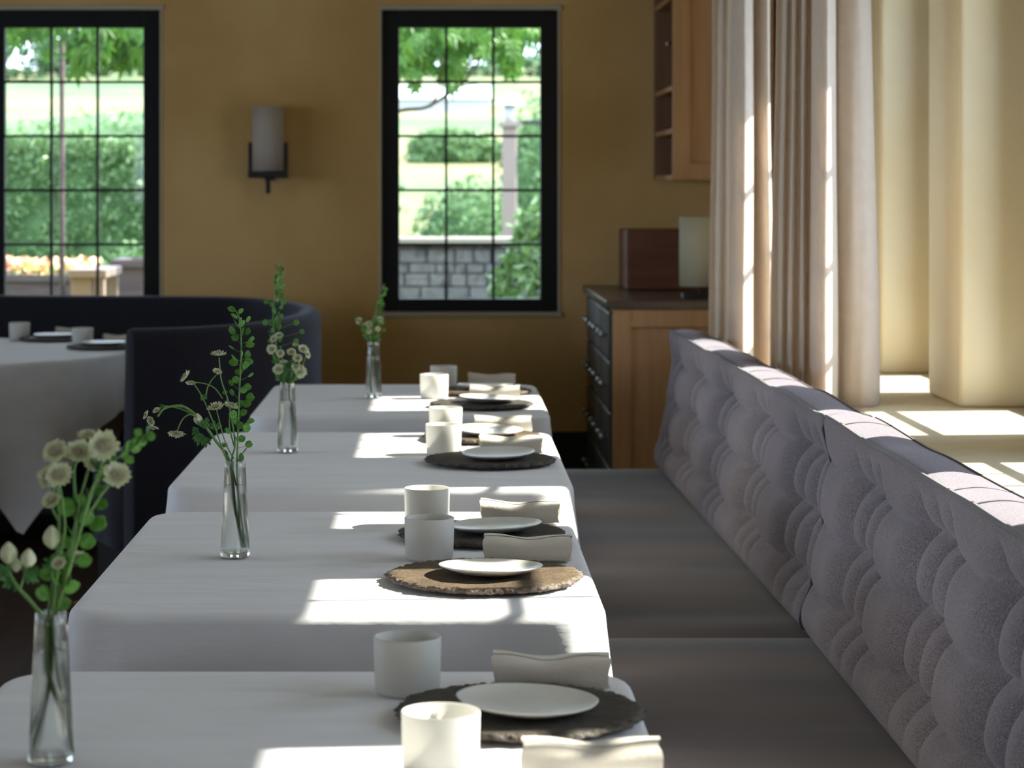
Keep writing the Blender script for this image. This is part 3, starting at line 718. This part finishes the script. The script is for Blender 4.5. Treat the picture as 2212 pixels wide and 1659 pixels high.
curtain('curtain', zig(.938, 6.66, 1.010, 6.44, 8, .035)+[(1.005, 6.38), (1.012, 6.31), (1.024, 6.295), (1.045, 6.36), (1.066, 6.44), (1.076, 6.50), (1.086, 6.49), (1.105, 6.465), (1.135, 6.46), (1.165, 6.49), (1.188, 6.58), (1.19, 6.70)], .785, 2.75,
        'wide greige curtain hanging right of the narrower one, with a smooth outer fold', 1)
curtain('curtain', zig(.895, 7.84, .940, 7.70, 4, .035)+[(.922, 7.58), (.930, 7.42), (.938, 7.36), (.958, 7.40), (.978, 7.47), (.990, 7.53), (1.002, 7.52), (1.012, 7.48), (1.025, 7.46), (1.040, 7.52), (1.046, 7.64)], .785, 2.75,
        'narrow greige curtain beside the oak wall cabinet, with sun flecks', 2)
b = MB(); b.tube([(1.05, -1.5, 2.77), (1.05, 9.2, 2.77)], .012, 10); b.tube([(1.05, -1.5, 2.77), (1.05, -1.5, 2.9)], .008, 6); b.tube([(1.05, 9.2, 2.77), (1.05, 9.2, 2.9)], .008, 6)
tag(b.build('curtain_rail', M['iron'], None), 'dark curtain rail under the ceiling above the greige curtains', 'curtain rail')

# ------------------------------------------------------------------ sideboard, wall cabinet, lamps
t = thing('sideboard', (.66, 9.29, 0), 'oak sideboard with dark top against the far wall, right of the window', 'sideboard')
D_ = YW-.03-9.29; W_ = .66
b = MB(); b.box(.02, W_, .02, D_, .0, .90); b.build('body', M['oak'], t)
b = MB()
b.box(.012, .085, 0, .02, 0, .90); b.box(W_-.08, W_, 0, .02, 0, .90); b.box(.085, W_-.08, 0, .02, .83, .90); b.box(.085, W_-.08, 0, .02, .0, .10)
b.build('end_frame', M['oak'], t, bevel=.003)
b = MB(); b.box(-.015, W_+.005, -.02, D_, .901, .933); b.build('top', M['top_dark'], t, bevel=.004)
for k in range(3):
    for z0, z1 in ((.70, .885), (.50, .69), (.28, .49), (.06, .27)):
        y0 = .04+k*.47; d = MB(); d.box(.0, .02, y0, y0+.44, z0, z1); d = d.build('drawer', M['drawer'], t, bevel=.004)
        for yy in (.12, .32):
            kb = MB(); kb.lathe([(.001, 0), (.006, .0), (.005, .012), (.013, .018), (.012, .026), (.001, .030)], 16)
            kb.v = [(-p[2], p[1]+y0+yy, p[0]+(z0+z1)/2) for p in kb.v]; kb.build('knob', M['steel'], d, smooth=True)
t = thing('wall_cabinet', (.967, 9.94, 1.404), 'oak wall cabinet with open side shelves hanging beside the curtain', 'cabinet')
D_ = YW-.02-9.94
b = MB(); b.box(0.0, .42, 0, .02, 0, 1.2); b.box(.0, .02, 0, .02, 0, 1.2)
b.build('end_panel', M['oak'], t, bevel=.002)
b = MB(); b.box(.0, .075, -.018, 0, 0, 1.2); b.box(.36, .42, -.018, 0, 0, 1.2); b.box(.075, .36, -.018, 0, 0, .07); b.box(.075, .36, -.018, 0, 1.12, 1.2)
b.build('end_frame', M['oak'], t, bevel=.003)
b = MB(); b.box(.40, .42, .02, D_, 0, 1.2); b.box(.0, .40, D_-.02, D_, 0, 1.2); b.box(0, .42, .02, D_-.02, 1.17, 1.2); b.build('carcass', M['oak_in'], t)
for z in (0, .195, .375, .76):
    b = MB(); b.box(.004, .40, .02, D_-.02, z, z+.022); b.build('shelf', M['oak'], t, bevel=.002)
kb = MB(); kb.lathe([(.001, 0), (.006, 0), (.005, .012), (.012, .018), (.001, .027)], 14); kb.v = [(-p[2], p[1]+.03, p[0]+.57) for p in kb.v]
kb.build('knob', M['steel'], t, smooth=True)
def sq_shade(b, cx, cy, z0, z1, hw, r=.02):
    P = rrect(hw, hw, r, 64)
    def fn(i, j): p = P[i]; return (cx+p[0], cy+p[1], z0+(z1-z0)*j/4)
    b.grid(fn, 64, 5, closed_u=True)
t = thing('table_lamp', (1.04, 9.56, .934), 'small table lamp with cream drum shade on the oak sideboard', 'lamp')
b = MB(); b.lathe([(.079, .045), (.080, .20), (.079, .322)], 56); b.build('lamp_shade', M['shade'], t, smooth=True, solid=.003)
b = MB(); b.box(-.07, .07, -.05, .05, 0, .018); b.tube([(0, 0, .018), (0, 0, .30)], .007, 10)
b.tube([(-.078, 0, .30), (.078, 0, .30)], .002, 6); b.tube([(0, -.078, .30), (0, .078, .30)], .002, 6); b.build('base', M['iron'], t, bevel=.003)
b = MB(); b.box(.80, 1.16, 10.24, 10.66, .934, 1.19)
o = b.build('wooden_box', M['mahogany'], None, bevel=.006); tag(o, 'dark reddish wooden box on the sideboard behind the table lamp', 'box')
# wall sconce
t = thing('wall_sconce', ((579-950)*10.7/F, 10.70, 1.375), 'wall sconce with tall cream cylinder shade between the two windows', 'wall lamp')
b = MB(); b.lathe([(.068, .072), (.069, .2), (.068, .362)], 48); b.build('lamp_shade', M['shade2'], t, smooth=True, solid=.003)
b = MB(); b.box(-.085, .085, -.07, .07, .040, .070); b.box(-.088, -.072, -.012, .012, .04, .20); b.box(.072, .088, -.012, .012, .04, .20)
b.box(-.010, .010, -.01, .01, -.03, .04); b.box(-.012, .012, 0, .10, .045, .065); b.build('bracket', M['iron'], t, bevel=.003)
b = MB(); b.box(-.022, .022, .085, .10, .03, .16); b.build('wall_plate', M['iron'], t, bevel=.003)

# ------------------------------------------------------------------ round booth and its table
t = thing('curved_booth', (-1.6, 9.3, 0), 'dark blue curved booth wrapped around the round table', 'booth')
path = spline([(-1.04, 8.0, 0), (-.84, 8.10, 0), (-.67, 8.33, 0), (-.55, 8.72, 0), (-.505, 9.15, 0), (-.54, 9.6, 0), (-.69, 10.0, 0), (-.96, 10.30, 0), (-1.7, 10.42, 0), (-2.6, 10.45, 0), (-3.4, 10.3, 0)], 10)
def sweep(path, sec, off=(-1.6, 9.3), smooth=True):
    b = MB(); n = len(path); m = len(sec); v = []
    for k, p in enumerate(path):
        tg = (path[min(k+1, n-1)]-path[max(k-1, 0)]).normalized(); nr = Vector((tg.y, -tg.x, 0))   # outward
        for s, z in sec: q = p+nr*s; v.append((q.x-off[0], q.y-off[1], z))
    f = [(k*m+i, k*m+(i+1) % m, (k+1)*m+(i+1) % m, (k+1)*m+i) for k in range(n-1) for i in range(m)]
    f += [tuple(reversed(range(m))), tuple(range((n-1)*m, n*m))]
    b.add(v, f); return b
sec = [(.045, .0)]+[(.045, .86), (.040, .885), (.025, .899), (0, .903), (-.03, .899), (-.045, .885), (-.05, .86), (-.075, .45), (-.075, 0)]
sweep(path, sec).build('backrest', M['navy'], t, smooth=True, bevel=.008)
sweep(path, [(-.08, .14), (-.08, .44), (-.09, .462), (-.42, .462), (-.44, .445), (-.44, .14)]).build('seat', M['navy'], t, smooth=True)
sweep(path, [(-.08, 0), (-.08, .14), (-.38, .14), (-.38, 0)]).build('plinth', M['base'], t)
RT = (-2.02, 9.27); RR = .80
t = thing('round_table', (*RT, 0), 'round dining table hidden under a long white cloth in the booth', 'table')
b = MB(); b.lathe([(.001, .705), (RR-.012, .705), (RR-.008, .72), (RR-.012, .7375), (.001, .7375)], 64); b.build('tabletop', M['oak'], t, smooth=True)
b = MB(); b.lathe([(.001, 0), (.26, 0), (.26, .03), (.06, .06), (.05, .3), (.06, .705), (.001, .705)], 32); b.build('pedestal', M['oak_in'], t, smooth=True)
b = MB(); n = 240; rings = []
for s in (.01, .3, .6, .85, .95, .99): rings.append([(RR*s*math.cos(2*PI*i/n), RR*s*math.sin(2*PI*i/n), .74) for i in range(n)])
for k in range(1, 5): a = PI/2*k/4; rings.append([((RR+.012*math.sin(a))*math.cos(2*PI*i/n), (RR+.012*math.sin(a))*math.sin(2*PI*i/n), .74-.012*(1-math.cos(a))) for i in range(n)])
for k in range(1, 22):
    tt = k/21; ring = []
    for i in range(n):
        a = 2*PI*i/n; sq = .99/max(abs(math.cos(a+.114)), abs(math.sin(a+.114)))-RR       # square cloth on a round top
        drop = sq+.02
        rad = RR+.012+tt*(.012+.030*math.sin(8*a+1)*(.4+sq)+.016*math.sin(15*a))
        ring.append((rad*math.cos(a), rad*math.sin(a), max(.728-tt*drop, .02)))
    rings.append(ring)
b.add([v for r in rings for v in r], [tuple(range(n))]+[(k*n+i, k*n+(i+1) % n, (k+1)*n+(i+1) % n, (k+1)*n+i) for k in range(len(rings)-1) for i in range(n)])
o = b.build('tablecloth', M['cloth'], None, smooth=True); o.location = (*RT, 0); tag(o, 'long white tablecloth draped over the round booth table', 'tablecloth')
for k, (cx, cy) in enumerate(((-1.742, 9.90), (-1.425, 9.53))):
    o = CUPM.build('cup', M['cup'], None, smooth=True); o.location = (cx, cy, ZT); tag(o, ['cup at the far left on the round booth table', 'right-hand cup on the round booth table, beside a dark charger'][k], 'cup', 'cups on the booth table')
for k, (cx, cy) in enumerate(((-1.60, 9.86), (-1.33, 9.38))):
    o = charger_mesh(20+k, .135).build('charger', [M['slate_shade'], M['slate_shade_edge']], None, smooth=True); o.location = (cx, cy, ZT+.0005)
    tag(o, ['dark charger at the rear of the round booth table', 'dark charger at the right rim of the round booth table'][k], 'charger plate', 'chargers on the booth table')
    o = plates[k].build('plate', M['plate'], None, smooth=True); o.location = (cx+.01, cy, ZT+.0145); tag(o, ['plate at the rear of the round booth table', 'plate at the right rim of the round booth table, beside the cup'][k], 'plate', 'plates on the booth table')
    o = napkin_mesh(30+k, .13).build('napkin', M['napkin'], None, smooth=True); o.location = (cx+.05, cy+.19, ZT+.001); o.rotation_euler = (0, 0, .3); tag(o, ['rolled napkin behind the rear plate of the round booth table', 'rolled napkin behind the right-hand plate of the round booth table'][k], 'napkin', 'napkins on the booth table')

# ------------------------------------------------------------------ outside
def outside_mat(name, cols, scale, stretch=None, rough=.9, detail=5):
    m = bpy.data.materials.new(name); m.use_nodes = True; nt = m.node_tree; N = nt.nodes; L = nt.links; b_ = N['Principled BSDF']
    b_.inputs['Roughness'].default_value = rough; b_.inputs['Specular IOR Level'].default_value = .2
    tc = N.new('ShaderNodeTexCoord'); mp = N.new('ShaderNodeMapping'); mp.inputs['Scale'].default_value = stretch or (1, 1, 1)
    n_ = N.new('ShaderNodeTexNoise'); n_.inputs['Scale'].default_value = scale; n_.inputs['Detail'].default_value = detail
    r = N.new('ShaderNodeValToRGB'); e = r.color_ramp.elements
    e[0].position = cols[0][0]; e[0].color = (*cols[0][1], 1); e[1].position = cols[-1][0]; e[1].color = (*cols[-1][1], 1)
    for p, c in cols[1:-1]: q = e.new(p); q.color = (*c, 1)
    L.new(tc.outputs['Object'], mp.inputs[0]); L.new(mp.outputs[0], n_.inputs['Vector']); L.new(n_.outputs[0], r.inputs[0]); L.new(r.outputs[0], b_.inputs['Base Color'])
    return m
M['field'] = outside_mat('striped_fields', [(.36, (.06, .115, .04)), (.46, (.09, .14, .055)), (.55, (.20, .175, .075)), (.62, (.09, .145, .05)), (.72, (.19, .15, .10))], .06, (1.0, .55, 1))
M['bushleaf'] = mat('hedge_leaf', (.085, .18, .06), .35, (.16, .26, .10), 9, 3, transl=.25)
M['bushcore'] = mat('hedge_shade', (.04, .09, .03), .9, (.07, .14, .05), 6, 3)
M['treeleaf'] = mat('tree_leaf', (.045, .14, .025), .4, (.10, .24, .035), 5, 3, transl=.45)
M['bark'] = mat('bark', (.10, .07, .05), .9)
M['stone'] = outside_mat('field_stones', [(.3, (.05, .05, .055)), (.5, (.13, .125, .13)), (.7, (.07, .065, .06)), (.8, (.16, .155, .16))], 9)
M['cap'] = mat('pale_coping', (.22, .19, .15), .8)
M['grey_wood'] = mat('weathered_planter', (.07, .055, .065), .8, (.10, .08, .09), 4, 3, stretch=(1, 1, 10))
M['pale_wood'] = mat('pale_timber', (.21, .16, .14), .7)
M['white'] = mat('white_paint', (.40, .42, .44), .6)
M['pink'] = mat('pink_petals', (.75, .28, .30), .6, (.85, .72, .35), 7, 2)
def terr(y, x=0):
    pts = [(11, 0), (17, 0), (22, .55), (30, 1.2), (36, 1.55), (60, 2.9), (90, 4.3), (130, 6.6), (180, 9.6), (240, 13.0)]
    for (a, za), (c, zc_) in zip(pts, pts[1:]):
        if y <= c: return za+(zc_-za)*(y-a)/(c-a)+(.25*nz(x*.05, y*.05)*(y-20)/30 if y > 20 else 0)
    return 13
ys_ = [11.02, 14, 17, 19, 22, 26, 30, 36, 42, 50, 60, 70, 80, 90, 110, 130, 150, 180, 210, 240]
b = MB(); b.grid(lambda i, j: (-60+120*i/60, ys_[j], terr(ys_[j], -60+2*i)-.02), 61, len(ys_))
o = b.build('hillside', M['field'], None, smooth=True); o['kind'] = 'structure'
def leafmesh(pts, size, rnd, up=.3, asp=.45, normals=None):
    """pts: leaf centres; small folded leaves"""
    b = MB()
    for p in pts:
        d = Vector((rnd.gauss(0, 1), rnd.gauss(0, 1), rnd.gauss(0, 1)-up)).normalized(); s = d.orthogonal().normalized()
        s = (s*math.cos(rnd.uniform(0, 6.28))+d.cross(s)*math.sin(rnd.uniform(0, 6.28))).normalized(); n_ = d.cross(s); l = size*rnd.uniform(.7, 1.3); P = Vector(p)
        v = [P-d*l*.5, P+s*l*asp*.5+n_*l*.08, P+d*l*.5, P-s*l*asp*.5+n_*l*.08, P]
        b.add(v, [(0, 1, 4), (1, 2, 4), (2, 3, 4), (3, 0, 4)])
    return b
def bush(name, c, rad, n, size, label, cat, seed, boxy=False, core=True, group=None):
    rnd = random.Random(seed); pts = []
    for _ in range(n):
        if boxy:
            q = [rnd.uniform(-1, 1) for _ in range(3)]; k = rnd.randrange(3); q[k] = rnd.uniform(.86, 1.05)*(1 if rnd.random() < .5 else -1)
            if k == 1: q[1] = -abs(q[1])
            if k == 2: q[2] = abs(q[2])
            q = Vector((q[0]*rad[0], q[1]*rad[1], q[2]*rad[2])); q += Vector((.06*nz(q.x*3, q.z*3), .12*nz(q.x*3, q.z*3, 4), .1*nz(q.x*2, 3)))
        else:
            v = Vector((rnd.gauss(0, 1), rnd.gauss(0, 1), rnd.gauss(0, 1))).normalized()*rnd.uniform(.75, 1.05); bump = 1+.25*nz(v.x*2.5+seed, v.y*2.5, v.z*2.5)
            q = Vector((v.x*rad[0]*bump, v.y*rad[1]*bump, v.z*rad[2]*bump))
        pts.append(q+Vector((0, 0, rad[2])))
    t = thing(name, c, label, cat, group)
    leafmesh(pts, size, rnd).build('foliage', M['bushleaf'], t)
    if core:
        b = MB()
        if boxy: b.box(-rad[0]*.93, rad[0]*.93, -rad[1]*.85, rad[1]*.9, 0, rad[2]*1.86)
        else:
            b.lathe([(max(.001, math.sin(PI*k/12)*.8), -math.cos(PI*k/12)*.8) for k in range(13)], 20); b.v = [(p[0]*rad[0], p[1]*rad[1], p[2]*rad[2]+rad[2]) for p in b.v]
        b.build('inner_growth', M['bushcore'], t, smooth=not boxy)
    return t
bush('hedge', (-3.1, 18.2, 0), (1.45, .45, .87), 26000, .055, 'clipped green hedge seen through the left window', 'hedge', 3, boxy=True)
bush('garden_shrub', (.68, 14.6, 0), (.36, .34, .62), 2600, .10, 'glossy leaved shrub at the lower right of the middle window', 'shrub', 4, core=False)
bush('garden_shrub', (.26, 21, terr(21)-.1), (.5, .4, .52), 3000, .07, 'rounded green shrub behind the stone wall, middle window', 'shrub', 5)
bush('garden_shrub', (.93, 22, terr(22)-.2), (.4, .4, .9), 3500, .07, 'taller green shrub beside the lantern post', 'shrub', 6)
bush('garden_shrub', (.25, 40, terr(40)-.2), (.8, .5, .38), 3500, .12, 'low distant shrub on the slope, middle window', 'shrub', 7)
bush('garden_shrub', (-3.0, 26, terr(26)-.2), (2.5, .8, .75), 5000, .10, 'distant shrubs above the clipped hedge', 'shrub', 8)
# distant tree belt
rnd = random.Random(50); pts = []
for k in range(14):
    x = -36+k*4.9+2*nz(k*3.3); rz_ = 1.5+1.1*abs(nz(k*2.7, 1)); gy = 175+6*nz(k)
    for _ in range(420):
        v = Vector((rnd.gauss(0, 1), rnd.gauss(0, 1), rnd.gauss(0, 1))).normalized()*rnd.uniform(.6, 1.05)
        pts.append((x+v.x*3.4, gy+v.y*2.5, terr(175, x)-.4+rz_+v.z*rz_))
o = leafmesh(pts, .8, rnd).build('woodland', M['bushcore'], None); tag(o, 'dark wooded strip along the far ridge', 'trees', kind='stuff')
# stone wall with coping
t = thing('garden_wall', (0, 16, 0), 'low grey stone wall with pale coping outside the middle window', 'wall')
rnd = random.Random(2); b = MB(); z = 0
b.box(-.9, 1.6, .04, .34, 0, .98)
while z < .95:
    h = rnd.uniform(.04, .10); h = min(h, .985-z); x = -.9
    while x < 1.6:
        w_ = rnd.uniform(.06, .22); d = rnd.uniform(0, .04); b.box(x+.006, min(x+w_, 1.6)-.006, -.0-d*.5+.01, .06, z+.005, z+h-.005); x += w_
    z += h
b.build('stonework', M['stone'], t, bevel=.012)
b = MB(); b.box(-.93, 1.63, -.05, .38, .985, 1.03); b.build('coping', M['cap'], t, bevel=.008)
# planters, flowers, garden chair, posts
def planter(x0, x1, y, h, label):
    t = thing('planter', ((x0+x1)/2, y, 0), label, 'planter', 'grey garden planters'); hw = (x1-x0)/2
    b = MB(); d = .42
    b.box(-hw, hw, 0, .03, 0, h-.04); b.box(-hw, hw, d-.03, d, 0, h-.04); b.box(-hw, -hw+.03, .03, d-.03, 0, h-.04); b.box(hw-.03, hw, .03, d-.03, 0, h-.04); b.box(-hw+.03, hw-.03, .03, d-.03, h-.14, h-.10)
    b.build('box', M['grey_wood'], t, bevel=.004)
    b = MB(); b.box(-hw-.02, hw+.02, -.02, .05, h-.04, h); b.box(-hw-.02, hw+.02, d-.05, d+.02, h-.04, h); b.box(-hw-.02, -hw+.05, .05, d-.05, h-.04, h); b.box(hw-.05, hw+.02, .05, d-.05, h-.04, h); b.build('rim', M['grey_wood'], t)
planter(-3.1, -2.02, 14.2, .85, 'long grey planter with pink flowers outside the left window')
planter(-1.80, -1.35, 13.2, .97, 'taller grey planter at the left window\'s lower right pane')
rnd = random.Random(9)
pts = [(rnd.uniform(-.5, .5), rnd.uniform(-.15, .15), rnd.uniform(0, .12)) for _ in range(900)]
t = thing('flower_bed', (-2.56, 14.41, .72), 'pink and yellow flowers filling the long grey planter', 'flowers')
leafmesh(pts, .045, rnd, asp=.9).build('blossoms', M['pink'], t); t.location.z = .82
pts = [(rnd.uniform(-.5, .5), rnd.uniform(-.16, .16), rnd.uniform(-.08, .06)) for _ in range(900)]
leafmesh(pts, .06, rnd).build('leaves', M['bushleaf'], t)
bush('garden_shrub', (-1.95, 15.6, 0), (.36, .3, .50), 1600, .07, 'small bright shrub between the planters, left window', 'shrub', 12)
t = thing('garden_chair', (-1.83, 12.7, 0), 'pale timber garden chair outside the left window', 'chair')
b = MB(); b.box(-.10, .10, -.30, .30, .90, .945); b.build('armrest', M['pale_wood'], t, bevel=.006)
for x0, x1 in ((-.09, .02), (.055, .085)):
    b = MB(); b.box(x0, x1, -.28, -.22, 0, .90); b.build('leg', M['pale_wood'], t, bevel=.004)
b = MB(); b.box(-.09, .085, -.22, .28, .42, .47); b.box(-.09, .085, .24, .28, 0, .90); b.build('seat', M['pale_wood'], t, bevel=.004)
b = MB(); b.tube([(0, 0, 0), (0, 0, 3.4)], .016, 12); o = b.build('metal_post', M['grey_wood'], None, smooth=True); o.location = ((134-950)*13.4/F, 13.4, 0)
tag(o, 'thin pale grey post rising behind the left window', 'post')
t = thing('lantern_post', ((1104-950)*18/F, 18.4, 0), 'wooden garden post carrying a pale lantern, middle window', 'post')
b = MB(); b.box(-.055, .055, -.055, .055, 0, 1.83); b.build('post', M['pale_wood'], t, bevel=.01)
b = MB(); b.box(-.085, .085, -.085, .085, 1.83, 1.87); b.build('cap', M['pale_wood'], t, bevel=.004)
b = MB(); b.lathe([(.001, 1.87), (.03, 1.87), (.045, 1.93), (.04, 2.0), (.001, 2.0)], 20); b.lathe([(.12, 2.0), (.06, 2.06), (.001, 2.09)], 20); b.build('lantern', M['white'], t, smooth=True)
b = MB(); b.box(.055, .6, -.02, .02, 1.85, 1.88); b.build('rail', M['iron'], t)
t = thing('greenhouse', (-.2, 92, terr(92)-.3), 'long bright white building on the slope, middle window', 'building')
b = MB(); b.box(-2.6, 2.1, 0, 4, 0, .9); b.build('wall', M['white'], t)
b = MB(); b.add([(-2.7, -.2, .9), (2.2, -.2, .9), (2.2, 4.2, .9), (-2.7, 4.2, .9), (-2.7, 2, 1.5), (2.2, 2, 1.5)], [(0, 1, 5, 4), (3, 4, 5, 2), (0, 4, 3), (1, 2, 5)]); b.build('roof', M['white'], t)
# overhanging tree
def lobed(b, p, d, L, rnd):
    d = Vector(d).normalized(); s = d.cross(Vector((rnd.uniform(-.6, .6), 1, rnd.uniform(-.4, .4)))).normalized(); n_ = d.cross(s); P = Vector(p)
    for an, l in ((0, 1), (.65, .85), (-.65, .85), (1.35, .55), (-1.35, .55)):
        e = d*math.cos(an)+s*math.sin(an); t_ = e.cross(n_)
        v = [P, P+e*L*l*.45+t_*L*.13, P+e*L*l, P+e*L*l*.45-t_*L*.13, P+e*L*l*.5+n_*L*.04]
        b.add(v, [(0, 1, 4), (1, 2, 4), (2, 3, 4), (3, 0, 4)])
def tree(name, base, trunk, branches, clusters, label, seed, size=.10):
    rnd = random.Random(seed); t = thing(name, base, label, 'tree')
    b = MB(); b.tube(spline(trunk, 6), .09, 10); b.build('trunk', M['bark'], t, smooth=True)
    b = MB()
    for br, r in branches: p = spline(br, 7); b.tube(p, [r*(1-.6*k/len(p)) for k in range(len(p))], 7)
    b.build('branches', M['bark'], t, smooth=True)
    b = MB()
    for c, r, n in clusters:
        for _ in range(n):
            q = Vector(c)+Vector((rnd.gauss(0, r[0]), rnd.gauss(0, r[1]), rnd.gauss(0, r[2])))
            lobed(b, q, (rnd.uniform(-.6, .6), rnd.uniform(-.4, .4), -1), size*rnd.uniform(.7, 1.2), rnd)
    b.build('foliage', M['treeleaf'], t)
P13 = lambda px, py, D=13.2: ((px-950)*D/F, D, ZC-(py-400)*D/F)
def rel(base, p): return tuple(p[i]-base[i] for i in range(3))
B0 = (-.95, 13.3, 0)
R_ = lambda px, py, D=13.2: rel(B0, P13(px, py, D))
tree('shade_tree', B0, [(0, 0, 0), (.05, 0, 1.2), (-.02, .05, 2.2), (.1, 0, 3.2)],
     [([R_(680, 330), R_(800, 260), R_(870, 238), R_(920, 232), R_(965, 205), R_(1000, 180), R_(1035, 130), R_(1050, 60)], .014),
      ([R_(930, 232), R_(945, 200), R_(955, 150), R_(965, 90)], .008), ([R_(1000, 180), R_(1010, 140), R_(1060, 110), R_(1120, 60)], .008),
      ([R_(965, 205), R_(985, 190), R_(1060, 175)], .006)],
     [(R_(890, 95), (.06, .2, .06), 60), (R_(930, 70), (.1, .2, .05), 90), (R_(900, 135), (.03, .15, .04), 22), (R_(1000, 70), (.09, .2, .04), 50), (R_(985, 150), (.03, .1, .05), 14), (R_(1040, 70), (.05, .2, .04), 40),
      (R_(1095, 90), (.025, .15, .06), 34), (R_(1108, 130), (.02, .1, .03), 14), (R_(1150, 62), (.06, .2, .015), 22), (R_(1000, 20), (.4, .25, .08), 260), (R_(700, 0), (.3, .3, .2), 160)],
     'leafy green tree overhanging the top of the middle window', 21, .095)
B1 = (-3.9, 13.6, 0); R1 = lambda px, py, D=13.2: rel(B1, P13(px, py, D))
tree('shade_tree', B1, [(0, 0, 0), (.05, 0, 1.4), (.15, .05, 2.5), (.3, 0, 3.4)],
     [([R1(-500, 0), R1(-100, 10), R1(100, 45), R1(260, 60), R1(340, 55)], .018), ([R1(150, 50), R1(185, 80), R1(175, 120)], .005)],
     [(R1(175, 115), (.03, .05, .03), 9), (R1(200, 85), (.05, .1, .04), 24), (R1(240, 95), (.06, .1, .04), 26), (R1(300, 100), (.05, .1, .03), 24), (R1(270, 60), (.1, .15, .03), 40), (R1(60, 50), (.12, .15, .02), 20), (R1(100, -20), (.5, .3, .12), 200)],
     'tree with large hanging leaves at the top of the left window', 22, .13)
